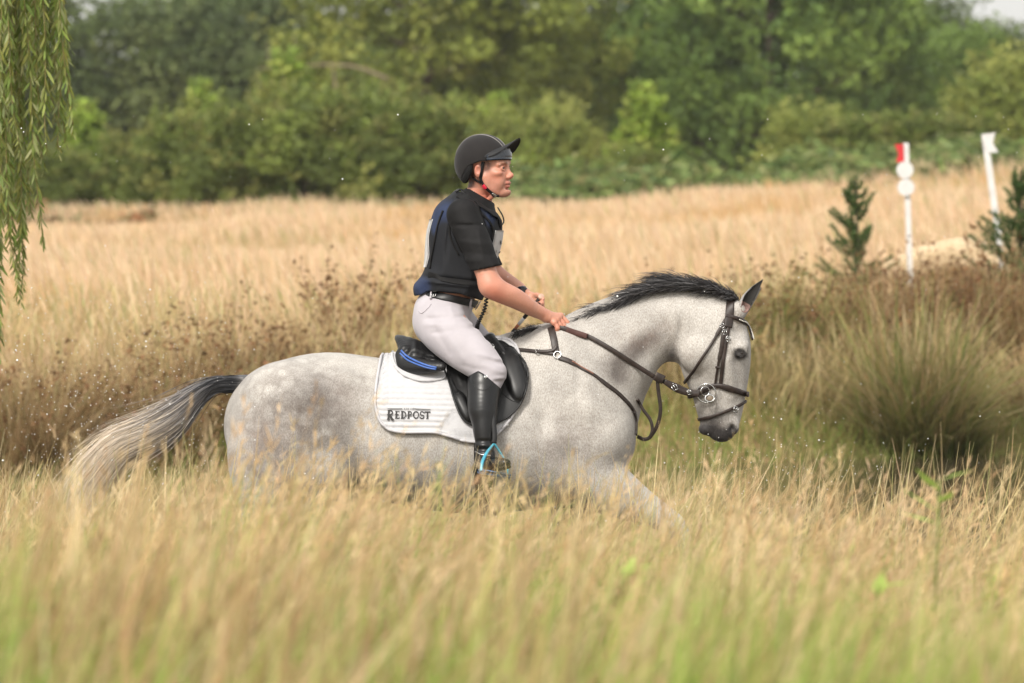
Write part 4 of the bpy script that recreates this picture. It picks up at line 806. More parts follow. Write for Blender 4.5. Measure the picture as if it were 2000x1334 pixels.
fly = ((rng.random(NT) < .22)[:, None]+.12)*s_**1.6; sx += fly*rng.normal(-4, 15, NT)[:, None]; sy += fly*rng.normal(-2, 17, NT)[:, None]; wv_ = rng.uniform(.5, 4, NT)[:, None]; sy += wv_*np.sin(s_*rng.uniform(5, 14, NT)[:, None]+rng.uniform(0, 6, NT)[:, None])*s_; sx += .6*wv_*np.sin(s_*rng.uniform(5, 12, NT)[:, None]+rng.uniform(0, 6, NT)[:, None])*s_
paths = P(sx, sy, sY)
dk = np.array([.035, .036, .042]); gy = np.array([.24, .22, .21]); bl = np.array([.66, .55, .42])
pal = rng.random(NT)[:, None]; g = np.clip((tq-.26)/.42, 0, 1)**.8; g = np.clip(g+(pal-.5)*.55, 0, 1)*np.clip((tq-.12)/.25, 0, 1)
col = dk+(gy-dk)*np.clip(g*2, 0, 1)[..., None]+(bl-gy)*np.clip(g*2-1, 0, 1)[..., None]
rootg = np.exp(-(tq/.045)**2)[..., None]; col = col*(1-rootg)+np.array([.36, .345, .33])*rootg
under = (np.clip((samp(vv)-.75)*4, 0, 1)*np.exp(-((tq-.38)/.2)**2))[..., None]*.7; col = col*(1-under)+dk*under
col *= rng.uniform(.7, 1.3, (NT, 1, 1))
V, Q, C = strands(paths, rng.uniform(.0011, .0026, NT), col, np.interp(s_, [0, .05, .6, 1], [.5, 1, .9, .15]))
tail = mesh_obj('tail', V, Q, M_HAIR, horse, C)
dock = tube(P(ct[:22, 0], ct[:22, 1], 0), np.interp(np.linspace(0, 1, 22), [0, .3, 1], [.034, .03, .008]), 12)
mesh_obj('tail_dock', dock[0], fixq(dock[1]), mat_plain('tail_dock_skin', (.09, .09, .095), .7), tail)
# mane: roots along the crest, hair thrown back
crest = catmull([(1443, 584), (1424, 576), (1395, 569), (1360, 564), (1324, 563), (1290, 566), (1262, 572), (1230, 586), (1196, 600), (1165, 612), (1138, 626), (1112, 638), (1075, 642), (1040, 642), (1005, 650)], 8)
hh = catmull([[12, 24], [18, 32], [28, 44], [36, 58], [36, 64], [30, 60], [26, 56], [25, 52], [22, 44], [24, 42], [28, 38], [24, 34], [12, 26], [8, 20], [4, 12]], 8)
NM = 8000; u = rng.random(NM)**.95; i = u*(len(crest)-1); i0 = np.clip(i.astype(int), 0, len(crest)-2); fr = (i-i0)[:, None]
r0 = crest[i0]*(1-fr)+crest[i0+1]*fr; H = hh[i0]*(1-fr)+hh[i0+1]*fr
T = crest[i0+1]-crest[i0]; T /= np.linalg.norm(T, axis=1, keepdims=True); Nn = np.stack([-T[:, 1], T[:, 0]], 1); Nn *= np.sign(-Nn[:, 1:2])
k_ = 12; s_ = np.linspace(0, 1, k_)[None, :, None]
lenf = rng.uniform(.75, 1.15, NM)[:, None, None]; side = rng.normal(-.010, .012, NM)
cl = np.round(u*70+rng.normal(0, .5, NM))/70; wob = np.sin(cl*400)[:, None, None]
path2 = r0[:, None]+Nn[:, None]*H[:, None, :1]*lenf*(np.sin(s_*1.9)*1.0)*(1+.12*wob)*.92+T[:, None]*H[:, None, 1:]*lenf*(s_**1.5)*(1+.18*wob)
path2[..., 1] += 9
lay = (rng.random(NM) < .42)[:, None]   # part of the mane lies over on the near side
drop = np.stack([T[:, 0]*H[:, 1]*.8, T[:, 1]*H[:, 1]*.8+4+rng.uniform(0, 10, NM)], 1)
path3 = r0[:, None]+np.array([0, -5])*np.sin(s_*3.14)+drop[:, None]*s_**1.3*rng.uniform(.5, 1, NM)[:, None, None]
mixl = np.where(lay, rng.uniform(.35, 1, (NM, 1)), rng.uniform(0, .3, (NM, 1)))[..., None]
path3[..., 1] += 3; pp = path3*mixl+path2*(1-mixl)
Yd = side[:, None]+np.where(lay, -.05*np.sin(np.clip(s_[..., 0]*2.2, 0, 1.57))-.012, rng.normal(0, .02, NM)[:, None]*s_[..., 0])
paths = P(pp[..., 0]+rng.normal(0, 2.6, NM)[:, None]*s_[..., 0]*2, pp[..., 1]+rng.normal(0, 2.8, NM)[:, None]*s_[..., 0]*2, Yd)
col = np.array([.022, .02, .021])*rng.uniform(.5, 2.2, (NM, 1, 1))*np.ones((1, k_, 1)); gsel = rng.random(NM) < .12; col[gsel] = np.array([.16, .15, .15])*rng.uniform(.6, 1.3, (gsel.sum(), 1, 1))
V, Q, C = strands(paths, rng.uniform(.0011, .0028, NM), col, np.interp(np.linspace(0, 1, k_), [0, .1, .6, 1], [.7, 1, .9, .1]))
mesh_obj('mane', V, Q, M_HAIR, horse, C)
# ================================================================= TACK
M_BROWN = mat_plain('brown_leather', (.030, .019, .015), .48, .3, 60, 400, .25, .0008)
M_BLACKL = mat_plain('black_leather', (.0065, .0065, .007), .40, .25, 50, 500, .2, .0006, spec=.38)
M_STEEL = mat_plain('polished_steel', (.55, .55, .54), .22, .05, 50, 100, 0, 0, metal=1.0)
M_WHITE = mat_plain('white_cotton', (.50, .495, .505), .85, .04, 60, 300, .4, .0012, sheen=.3)
M_INK = mat_plain('black_print', (.02, .018, .018), .7, .1)
M_GREYINK = mat_plain('grey_print', (.42, .41, .42), .7, .1)
M_BLUE = mat_plain('blue_piping', (.05, .13, .42), .4, .1)
TREES = {}
def along(pts, tree, n=8, off=.004, closed=False, default=-.1, smooth=2):
    """photo pixels -> points lying on the surface of tree, with normals"""
    c = catmull(pts, n) if len(pts) > 2 else np.linspace(pts[0], pts[1], n*2)
    H = [hit(tree, a[0], a[1], default) for a in c]
    C = np.array([h[0] for h in H]); N = np.array([h[1] for h in H])
    for _ in range(smooth):
        N[1:-1] = (N[:-2]+N[1:-1]+N[2:])/3; C[1:-1] = (C[:-2]+2*C[1:-1]+C[2:])/4
    N /= np.linalg.norm(N, axis=1, keepdims=True)
    return C+N*off, N
def strap(name, pts, tree, wid, parent, mat=None, th=.004, off=.001, both=False, n=8, **kw):
    C, N = along(pts, tree, n, off, **kw); V, Q = band(C, N, wid, th)
    if both: mesh_obj(name, V*np.array([1, -1, 1]), fixq(Q[:, ::-1]), mat or M_BROWN, parent)
    return mesh_obj(name, V, fixq(Q), mat or M_BROWN, parent)
def ring(name, c, r, tr, nrm, parent, mat=None, sx=1.0, seg=28, up=(0, 0, 1)):
    nrm = np.array(nrm, float); nrm /= np.linalg.norm(nrm); a = np.cross(nrm, up); a /= np.linalg.norm(a); b_ = np.cross(a, nrm)
    t = np.linspace(0, 2*math.pi, seg+1); p = np.array(c)+r*(np.cos(t)[:, None]*a*sx+np.sin(t)[:, None]*b_)
    V, Q = tube(p, tr, 6, caps=False); return mesh_obj(name, V, Q, mat or M_STEEL, parent)
def pair(name, V, Q, mat, parent):
    mesh_obj(name, V*np.array([1, -1, 1]), fixq(Q[:, ::-1]), mat, parent); return mesh_obj(name, V, fixq(Q), mat, parent)
def buckle(px, py, tree, parent, w_=.016, h_=.02, ang=0.0, off=.008, loc=None):
    c, n_ = hit(tree, px, py) if loc is None else loc
    c = c+n_*off; a = np.cross(n_, (0, 0, 1)); a /= np.linalg.norm(a); b_ = np.cross(a, n_)
    ca, sa = math.cos(math.radians(ang)), math.sin(math.radians(ang)); a, b_ = a*ca+b_*sa, -a*sa+b_*ca
    q = [(-1, -1), (1, -1), (1, 1), (-1, 1), (-1, -1)]; p = [c+a*x*w_/2+b_*z*h_/2 for x, z in q]
    vq = [tube([p[i], p[i+1]], .0016, 6) for i in range(4)]+[tube([c+b_*h_/2, c-b_*h_/2], .0012, 6)]
    V, Q = join(*vq); return mesh_obj('buckle', V, fixq(Q), M_STEEL, parent)
def rod(a, b, r): return tube([a, b], r, 8)
# --- saddle pad -------------------------------------------------------------------------
def poly_in(px, py, poly):
    poly = np.asarray(poly); x0, y0 = poly[:, 0], poly[:, 1]; x1, y1 = np.roll(x0, -1), np.roll(y0, -1); c = np.zeros(np.shape(px), bool)
    for a, b_, c_, d_ in zip(x0, y0, x1, y1):
        if b_ == d_: continue
        c ^= ((b_ > py) != (d_ > py)) & (px < (c_-a)*(py-b_)/(d_-b_)+a)
    return c
def sheet(name, outline, tree, off, mat, parent, step=3.0, relief=None, col=None, thick=.006, both=True, rough_n=8, default=-.3):
    """cloth lying on the tree surface inside an outline of photo pixels"""
    ol = catmull(np.vstack([outline, outline[:1]]), rough_n)[:-1]
    cen = ol.mean(0); nr = int(max(np.ptp(ol[:, 0]), np.ptp(ol[:, 1]))/2/step)+1
    # rows between top and bottom edge in x, gives a clean border
    x0, x1 = ol[:, 0].min(), ol[:, 0].max(); nx = int((x1-x0)/step)+1; xs = np.linspace(x0+.6, x1-.6, nx)
    top, bot = [], []
    for x in xs:
        ys = []
        for i in range(len(ol)):
            a, b_ = ol[i], ol[(i+1) % len(ol)]
            if (a[0]-x)*(b_[0]-x) <= 0 and a[0] != b_[0]: ys.append(a[1]+(b_[1]-a[1])*(x-a[0])/(b_[0]-a[0]))
        top.append(min(ys)); bot.append(max(ys))
    top, bot = np.array(top), np.array(bot); ny = int((bot-top).max()/step)+2; v = np.linspace(0, 1, ny)
    px = np.repeat(xs[:, None], ny, 1); py = top[:, None]*(1-v)+bot[:, None]*v
    C = np.zeros((nx, ny, 3)); N = np.zeros((nx, ny, 3))
    for i in range(nx):
        for j in range(ny): C[i, j], N[i, j] = hit(tree, px[i, j], py[i, j], default)
    for _ in range(4):
        C[1:-1, 1:-1] = (C[:-2, 1:-1]+C[2:, 1:-1]+C[1:-1, :-2]+C[1:-1, 2:])/4; N[1:-1, 1:-1] = (N[:-2, 1:-1]+N[2:, 1:-1]+N[1:-1, :-2]+N[1:-1, 2:])/4
    N /= np.linalg.norm(N, axis=2, keepdims=True)
    rl = relief(px, py) if relief is not None else 0*px
    O = C+N*(off+thick+rl)[..., None]; I = C+N*off
    V = np.vstack([O.reshape(-1, 3), I.reshape(-1, 3)]); ii = np.arange(nx-1)[:, None]*ny; jj = np.arange(ny-1)[None]
    q = np.stack([ii+jj, ii+jj+1, ii+ny+jj+1, ii+ny+jj], -1).reshape(-1, 4); m_ = nx*ny
    edge = np.concatenate([np.arange(ny-1), (np.arange(nx-1)*ny)+ny-1, ((nx-1)*ny+np.arange(ny-1, 0, -1)), np.arange(nx-1, 0, -1)*ny])
    e2 = np.roll(edge, -1); Q = np.vstack([q[:, ::-1], q+m_, np.stack([edge, e2, e2+m_, edge+m_], 1)])
    c = None
    if col is not None: c = col(px, py).reshape(-1, 3); c = np.vstack([c, c])
    border = O.reshape(-1, 3)[edge]
    o = mesh_obj(name, V, Q, mat, parent, c)
    if both: mesh_obj(name, V*np.array([1, -1, 1]), Q[:, ::-1], mat, parent, c)
    return o, border, (C, N, px, py)
pad = empty('saddle_pad', P(860, 760, -.3)); tag(pad, 'white quilted saddle pad with dark lettering, on the grey horse under the saddle', 'saddle pad')
POL = np.array([(749, 681), (744, 704), (736, 747), (733, 786), (741, 819), (758, 838), (786, 845), (847, 846), (878, 853), (904, 861), (938, 863), (968, 850), (998, 818), (1016, 780), (1020, 720), (1006, 676), (960, 668), (880, 684), (800, 690)], float)
def quilt(px, py):
    a = np.abs(np.sin((py-785+(px-800)*-.02)*math.pi/10.4))**.5; g = np.abs(((px-760)/31.5) % 1-.5)*2
    e = np.clip(1-np.abs(g-1)*14, 0, 1)
    tri = poly_in(px, py, [(856, 840), (885, 803), (930, 812), (930, 870)])
    return np.where(tri, .0030, .0095*a*(1-.8*e))
_, brd, PAD = sheet('quilted_panel', POL, HT, .004, M_WHITE, pad, 2.6, quilt)
V, Q = tube(np.vstack([brd, brd[:2]]), .0058, 8, False); pair('binding', V, Q, mat_plain('pad_binding', (.48, .47, .485), .6, .04), pad)
TREES['pad'] = bvh(*(lambda o: (np.array([np.array(v.co)+np.array(o.matrix_world.translation if False else pad.location) for v in o.data.vertices]), [tuple(p.vertices) for p in o.data.polygons]))(pad.children[0]))
# half pad of white fleece
HP = np.array([(770, 688), (765, 700), (768, 716), (778, 732), (794, 743), (822, 751), (862, 748), (872, 735), (866, 706), (840, 694), (795, 682)], float)
_, hb, _ = sheet('fleece_half_pad', HP, HT, .016, M_WHITE, pad, 3, lambda x, y: .004*np.ones_like(x), thick=.004)
V, Q = tube(np.vstack([hb, hb[:2]]), .005, 8, False); pair('fleece_edge', V, Q, M_WHITE, pad)
# lettering, drawn as strokes in photo pixels: (points, width)
def arc(cx, cy, rx, ry, a0, a1, n=14): t = np.radians(np.linspace(a0, a1, n)); return [(cx+rx*math.cos(x), cy-ry*math.sin(x)) for x in t]
def letter(ch):
    """strokes in a 0..1 box (x right, y down) with slab serifs"""
    tk, th = .26, .135; L = []
    def sv(x, a=0, b=1, s=(1, 1)):
        L.append(([(x, a), (x, b)], tk))
        if s[0]: L.append(([(x-.2, a+.03), (x+.2, a+.03)], th))
        if s[1]: L.append(([(x-.2, b-.03), (x+.2, b-.03)], th))
    if ch == 'R': sv(.25); L.append((arc(.32, .27, .40, .245, 90, -90), .15)); L.append(([(.38, .52), (.68, .93), (.86, 1.05)], tk)); L.append(([(.02, .52), (.25, .52)], th)); L.append(([(.25,.52),(.4,.52)], th))
    elif ch == 'P': sv(.25); L.append((arc(.34, .27, .38, .245, 90, -90), .15)); L.append(([(.25, .03), (.36, .03)], th)); L.append(([(.05, .52), (.36, .52)], th))
    elif ch == 'E': sv(.25); L += [([(.25, .03), (.8, .03)], th), ([(.8, 0), (.8, .2)], .07), ([(.02, .48), (.66, .48)], th), ([(.25, .97), (.82, .97)], th), ([(.82, 1), (.82, .78)], .07)]
    elif ch == 'D': sv(.22); L.append((arc(.3, .5, .52, .46, 90, -90, 20), .17)); L += [([(.2, .03), (.32, .03)], th), ([(.2, .97), (.32, .97)], th)]
    elif ch == 'O': L.append((arc(.5, .5, .40, .45, 0, 360, 28), .17))
    elif ch == 'S': L.append((arc(.5, .27, .30, .24, 15, 270, 16)+arc(.5, .73, .32, .24, 90, -165, 16), .16)); L += [([(.83, .05), (.83, .28)], .07), ([(.14, .72), (.14, .96)], .07)]
    elif ch == 'T': L.append(([(.5, 0), (.5, 1)], tk)); L += [([(.0, .07), (1.0, .07)], .2), ([(.05, 0), (.02, .25)], .07), ([(.95, 0), (.98, .25)], .07), ([(.3, .97), (.7, .97)], th)]
    elif ch == '1': L.append(([(.3, .15), (.5, 0), (.5, 1)], .16))
    elif ch == '9': L.append((arc(.5, .3, .3, .28, 0, 360, 16), .14)); L.append(([(.8, .3), (.7, .8), (.4, 1)], .14))
    elif ch == '8': L += [(arc(.5, .26, .27, .24, 0, 360, 16), .14), (arc(.5, .74, .32, .25, 0, 360, 16), .14)]
    elif ch == 'L': L += [([(.2, 0), (.2, 1)], .12), ([(.2, .95), (.75, .95)], .1)]
    elif ch == 'e': L.append((arc(.5, .65, .33, .32, 0, 320, 16), .1)); L.append(([(.2, .65), (.83, .65)], .08))
    elif ch == 'M': L.append(([(.1, 1), (.15, 0), (.5, .75), (.85, 0), (.9, 1)], .12))
    elif ch == 'i': L += [([(.5, .35), (.5, 1)], .14), ([(.5, .05), (.5, .15)], .14)]
    elif ch == 'u': L.append(([(.2, .35), (.2, .8), (.4, .98), (.6, .95), (.8, .75), (.8, .35)], .11))
    elif ch == 'x': L += [([(.15, .35), (.85, 1)], .11), ([(.85, .35), (.15, 1)], .11)]
    elif ch == 'B': L += [([(.2, 0), (.2, 1)], .18), (arc(.25, .26, .4, .24, 90, -90), .15), (arc(.25, .74, .48, .25, 90, -90), .15)]
    elif ch == '2': L.append((arc(.5, .28, .32, .26, 160, -30, 12)+[(.15, .97), (.88, .97)], .16))
    elif ch == '7': L.append(([(.12, .05), (.88, .05), (.4, 1)], .17))
    elif ch == '4': L.append(([(.7, 1), (.7, .02), (.1, .68), (.95, .68)], .15))
    return L
def write(name, items, tree, parent, mat, off=.0075, default=-.3, fn=None):
    """items: (char, x, y, w, h, angle) in photo pixels; flat strokes laid on the surface of tree"""
    VS, FS = [], []; o = 0
    for it in items:
        if isinstance(it[0], str):
            ch, x, y, w_, h_, ang = it; S = [([(a*w_, c*h_) for a, c in p], t*(w_*.5+h_*.5)) for p, t in letter(ch)]
            ca, sa = math.cos(math.radians(ang)), math.sin(math.radians(ang)); S = [([(x+a*ca+c*sa, y-a*sa+c*ca) for a, c in p], t) for p, t in S]
        else: S = [it]
        for p, t in S:
            p = np.array(p, float); d = np.gradient(p, axis=0) if len(p) > 1 else p; d /= np.linalg.norm(d, axis=1, keepdims=True)+1e-9
            nn = np.stack([-d[:, 1], d[:, 0]], 1)*t/2
            for sgn in (1, -1):
                for q in p+nn*sgn:
                    c, nrm = (fn(q[0], q[1]) if fn else hit(tree, q[0], q[1], default)); VS.append(c+nrm*(off+.00004*(len(FS) % 7)))
            k = len(p)
            for i in range(k-1): FS.append([o+i, o+i+1, o+k+i+1, o+k+i])
            o += 2*k
    return mesh_obj(name, VS, FS, mat, parent, smooth=False)
def padpt(x, y):
    c, n_ = hit(HT, x, y, -.3); return c, n_
it = [('R', 757, 804.3, 14.5, 17.5, -2)]
for ch, x, w_ in (('E', 771.5, 11.5), ('D', 783.5, 11.5), ('P', 796, 11.5), ('O', 806.5, 12.5), ('S', 819, 11.5), ('T', 829.5, 11.5)): it.append((ch, x, 806.6+(x-771)*.02, w_, 13.2, -1))
it += [([(757.5, 802), (786, 802.6)], 1.1), ([(812, 803), (841, 804)], 1.1)]
for ch, x in (('E', 789.8), ('S', 793), ('T', 796.2), ('1', 801.2), ('9', 803.9), ('8', 806.6), ('9', 809.2)): it.append((ch, x, 801.2, 2.6, 2.9, 0))
write('brand_lettering', it, HT, pad, M_INK, .0225, fn=padpt)
lm = [('L', 869.5, 829, 3.2, 4.2, 50)]
for i, ch in enumerate('eMieux'): lm.append((ch, 871.5+i*2.1, 826.5-i*2.55, 3.0, 4.2, 50))
for i, ch in enumerate('LeMieux'): lm.append((ch, 888.5+i*4.4, 842.6, 4.6, 6.2, 0))
lm += [([(859, 838), (885, 806)], .7), ([(885, 806), (890, 806), (930, 842)], .6), ([(879.5, 840), (925, 840.4)], .5), ([(879.5, 850), (925, 850.4)], .5), ([(879.5, 840), (879.5, 850)], .5), ([(887.5, 840), (887.5, 850)], .5)]
write('grey_lettering', lm, HT, pad, M_GREYINK, .0220, fn=padpt)
# --- saddle -----------------------------------------------------------------------------
saddle = empty('saddle', P(900, 690, 0)); tag(saddle, 'black leather jumping saddle with blue piping, on the white pad under the rider', 'saddle')
SF = Field(P(765, 840, -.45)*np.array([1, 1, 0])+np.array([0, 0, P(900, 850)[2]]), P(1045, 640, .45)*np.array([1, 0, 1])+np.array([0, .45, 0]), .0055)
sv = lambda *a: P(a[0], a[1], a[2])
# seat: a trough from cantle to pommel
for t in np.linspace(0, 1, 15):
    pxx = 786+(958-786)*t; cy = np.interp(t, [0, .1, .3, .55, .8, 1], [668, 672, 686, 694, 684, 662]); hw = np.interp(t, [0, .12, .4, .7, 1], [.12, .17, .18, .13, .075])
    SF.chain([sv(pxx, cy+14, -hw), sv(pxx, cy-2, -hw*.5), sv(pxx, cy, 0), sv(pxx, cy-2, hw*.5), sv(pxx, cy+14, hw)], [.018, .022, .018, .022, .018], k=.012)
SF.chain([sv(793, 684, -.16), sv(779, 664, -.08), sv(777, 660, 0), sv(779, 664, .08), sv(793, 684, .16)], [.018, .014, .014, .014, .018], k=.012)
for s in (-1, 1):
    SF.chain([sv(786, 694, s*.15), sv(796, 711, s*.17), sv(825, 716, s*.22), (sv(862, 716, s*.26))], [.030, .038, .032, .02], k=.02, u=(0, s*.9, .4), sq=.75)
    SF.chain([sv(958, 662, s*.07), sv(975, 680, s*.14), sv(985, 692, s*.19)], [.022, .018, .012], k=.02)
    SF.chain([sv(900, 690, s*.13), sv(930, 715, s*.25)], [.03, .03], k=.03)
SV_, SQ_ = SF.mesh(1)
seat = mesh_obj('seat', SV_, SQ_, M_BLACKL, saddle)
PN = np.array([(783, 690), (780, 703), (783, 715), (797, 728), (827, 734), (858, 731), (872, 716), (850, 704), (815, 692)], float)
_, pb, _ = sheet('panel', PN, HT, .030, M_BLACKL, saddle, 2.6, lambda x, y: .016*np.clip(1-((x-825)/50)**2-((y-712)/26)**2, 0, 1)**.5, thick=.006)
pair('panel_edge', *tube(np.vstack([pb, pb[:2]]), .004, 8, False), M_BLACKL, saddle)
for s in (-1,):
    TS = bvh(*join((SV_, SQ_), (lambda o: (np.array([np.array(v.co)+np.array(saddle.location) for v in o.data.vertices]), np.array([tuple(p.vertices) for p in o.data.polygons])))([c for c in saddle.children if c.name == 'panel'][0]))); C, N = along([(784, 685), (796, 697), (818, 708), (838, 715), (853, 718)], TS, 6, .002, default=-.2)
    V, Q = tube(C, .0042, 6); C2, N2 = along([(782, 690), (795, 703), (818, 713), (838, 719), (852, 721)], TS, 6, .002, default=-.2); V2, Q2 = tube(C2, .0035, 6)
    V, Q = join((V, Q), (V2, Q2)); pair('piping', V, Q, M_BLUE, saddle)
FL = np.array([(850, 712), (863, 722), (872, 740), (879, 760), (887, 788), (897, 812), (912, 829), (940, 836), (970, 829), (996, 815), (1018, 790), (1030, 755), (1031, 722), (1018, 701), (998, 686), (975, 676), (930, 690)], float)
TP = TREES['pad']
def flap_rel(x, y):
    r = .004+0*x
    # knee block, thigh block, rolls
    def g(cx, cy, a, b_, rot):
        t = math.radians(rot); u_ = (x-cx)*math.cos(t)+(y-cy)*math.sin(t); v_ = -(x-cx)*math.sin(t)+(y-cy)*math.cos(t); return np.clip(1-np.abs(u_/a)**3-np.abs(v_/b_)**3, 0, 1)**.5
    r += .022*g(1006, 738, 52, 21, 74); r += .016*g(905, 800, 30, 11, 62); r -= .003*g(890, 750, 18, 7, 70)
    return r
_, fb, _ = sheet('flap', FL, HT, .018, M_BLACKL, saddle, 2.6, flap_rel, thick=.006, )
V, Q = tube(np.vstack([fb, fb[:2]]), .0042, 8, False); pair('welt', V, Q, M_BLACKL, saddle)
fo = [c for c in saddle.children if c.name.startswith('flap')][0]
TREES['flap'] = bvh(np.array([np.array(v.co)+np.array(saddle.location) for v in fo.data.vertices]), [tuple(p.vertices) for p in fo.data.polygons])
# seams on the flap
for pts in ([(866, 724), (880, 745), (893, 778)], [(1002, 690), (1020, 706), (1026, 735), (1022, 770)], [(974, 760), (995, 780), (1017, 788)], [(882, 752), (888, 768), (900, 768)]):
    C, N = along(pts, TREES['flap'], 6, .0008, default=-.3); V, Q = tube(C, .0016, 5); mesh_obj('seam', V, fixq(Q), M_BLACKL, fo)
# girth straps + D ring
strap('girth_strap', [(970, 762), (967, 800), (966, 846)], TREES['flap'], .024, saddle, M_BLACKL, .004, .004, default=-.34)
strap('girth', [(944, 850), (944, 900), (946, 950), (950, 985), (953, 1002)], HT, .075, saddle, M_BLACKL, .012, .001, both=True)
ring('dee_ring', P(961, 676, -.14), .008, .0018, (.3, -1, .2), saddle)
# stirrup: leather and light blue iron on each side
M_IRON = mat_plain('blue_alloy', (.09, .42, .55), .28, .15, 30, 200, .1, .0005, metal=.35); M_TREADM = mat_plain('blue_tread', (.05, .17, .36), .5, .2)
for s in (-1, 1):
    stp = empty('stirrup', P(965, 900, s*.43)); stp.parent = saddle; stp.location = np.array(stp.location)-np.array(saddle.location)
    top = P(965, 866, s*.435); A = P(940, 921, s*.53); Bp = P(991, 930, s*.425)
    fwd = np.array([.0, s*.055, 0])
    V, Q = tube(catmull([top, P(951, 884, s*.47), P(942, 903, s*.51), A+fwd*0], 6), np.interp(np.linspace(0, 1, 19), [0, .3, 1], [.004, .0065, .0075]), 8)
    V2, Q2 = tube(catmull([top, P(978, 886, s*.42), P(990, 908, s*.415), Bp], 6), .005, 8)
    V, Q = join((V, Q), (V2, Q2)); mesh_obj('arch', V, fixq(Q), M_IRON if s else M_IRON, stp)
    d = Bp-A; L = np.linalg.norm(d); d /= L; zz = np.array([0, 0, 1.0]); zz = zz-d*(zz@d); zz /= np.linalg.norm(zz); yy_ = np.cross(zz, d)
    V, Fc = box_mesh((A+Bp)/2, (L/2+.004, .022, .009), [d, yy_, zz], .004); mesh_obj('tread', V, Fc, M_TREADM, stp)
    lp = catmull([P(958, 772, s*.385), P(963, 815, s*.415), P(966, 850, s*.43), top], 6); V, Q = band(lp, np.tile([0, -1.0, 0], (len(lp), 1)), .020, .006); mesh_obj('stirrup_leather', V, fixq(Q), M_BLACKL, saddle)
# --- breastplate ------------------------------------------------------------------------
bp = empty('breastplate', P(1090, 700, -.2)); tag(bp, 'brown leather breastplate running from the saddle round the grey horse chest', 'breastplate')
strap('saddle_strap', [(972, 681), (1000, 683), (1040, 686), (1086, 692)], HT, .014, bp, None, .005, .003, both=True)
strap('strap_end', [(1050, 687), (1070, 687), (1082, 684), (1087, 677)], HT, .013, bp, None, .004, .007)
strap('wither_strap', [(1076, 641), (1081, 660), (1086, 688)], HT, .028, bp, None, .005, .002, both=True)
wc = [P(1076, 641, y) if abs(y) > .07 else P(1076, 636+abs(y)*60, y) for y in np.linspace(-.08, .08, 9)]
strap('shoulder_strap', [(1092, 699), (1112, 706), (1135, 719), (1160, 733), (1182, 750), (1206, 768), (1228, 790), (1240, 808)], HT, np.interp(np.linspace(0, 1, 57), [0, .2, .22, .5, .52, 1], [.020, .020, .013, .013, .018, .016]), bp, None, .005, .002, both=True)
strap('chest_strap', [(1236, 803), (1240, 815), (1241, 830), (1240, 850)], HT, .018, bp, None, .005, .004, both=True)
strap('tan_lining', [(1116, 706), (1140, 720), (1158, 731)], HT, .005, bp, mat_plain('tan_leather', (.26, .12, .08), .5), .004, .005)
c, n_ = hit(HT, 1089, 694); ring('ring', c+n_*.007, .0145, .0022, n_, bp)
ring('ring', (c+n_*.007)*np.array([1, -1, 1]), .0145, .0022, n_*np.array([1, -1, 1]), bp)
buckle(1052, 688, HT, bp, .014, .02, -5); buckle(976, 682, HT, bp, .014, .018, 10, .012)
# --- bridle -----------------------------------------------------------------------------
br = empty('bridle', P(1415, 690, 0)); tag(br, 'dark brown leather bridle with a white beaded browband on the grey horse head', 'bridle')
def bs(name, pts, wid, **kw): return strap(name, pts, HT, wid, br, None, kw.pop('th', .005), kw.pop('off', .0025), both=True, **kw)
bs('headpiece', [(1429, 579), (1427, 596), (1424, 618), (1421, 640)], .034, th=.007)
hp2 = [P(1429, 579-3*math.cos(a*1.5), .055*a) for a in np.linspace(-1, 1, 9)]
V, Q = band(np.array(hp2), np.tile([0, 0, 1.0], (9, 1)), .03, .006); mesh_obj('headpiece', V, fixq(Q), M_BROWN, br)
bs('browband', [(1416, 617), (1430, 619), (1445, 624), (1457, 634), (1463, 648), (1466, 662)], .017, th=.006, off=.004)
C, N = along([(1443, 622), (1452, 629), (1460, 640), (1465, 654), (1467, 662)], HT, 5, .011)
vq = [uvs(C[i], (.0026,)*3, 6, 5) for i in range(0, len(C))]; V, Q = join(*vq); pair('beads', V, Q, mat_plain('pearl', (.8, .78, .72), .2), br)
C, N = along([(1462, 650), (1466, 660)], HT, 3, .004)
bs('cheekpiece', [(1423, 636), (1418, 665), (1413, 700), (1410, 730), (1407, 753)], .015)
bs('cheek_strap', [(1417, 622), (1413, 650), (1408, 685), (1402, 715), (1397, 752)], np.interp(np.linspace(0, 1, 33), [0, .25, .27, .62, .66, 1], [.011, .011, .018, .016, .010, .009]), off=.004)
bs('throat_lash', [(1416, 626), (1408, 640), (1392, 668), (1370, 700), (1352, 728), (1339, 747)], np.interp(np.linspace(0, 1, 41), [0, .3, .32, 1], [.016, .016, .011, .011]), off=.004)
bs('noseband', [(1364, 762), (1385, 755), (1403, 753), (1420, 757), (1440, 764), (1458, 770)], np.interp(np.linspace(0, 1, 41), [0, .45, .6, 1], [.015, .02, .026, .02]), th=.007)
bs('flash_strap', [(1366, 819), (1385, 815), (1405, 808), (1425, 800), (1442, 792), (1455, 784)], .012)
V, Q = band(np.array([P(1458+2*math.cos(a*1.5), 770+9*0, .058*a) for a in np.linspace(-1, 1, 9)]), np.tile([1, 0, 0], (9, 1)), .022, .007); mesh_obj('noseband', V, fixq(Q), M_BROWN, br)
for q in ((1414, 649, 0), (1421, 662, 0), (1410, 637, 50)): buckle(q[0], q[1], HT, br, .016, .018, q[2])
buckle(1435, 799, HT, br, .02, .022, 20)
strap('keeper', [(1397, 716), (1407, 717)], HT, .009, br, None, .006, .006)
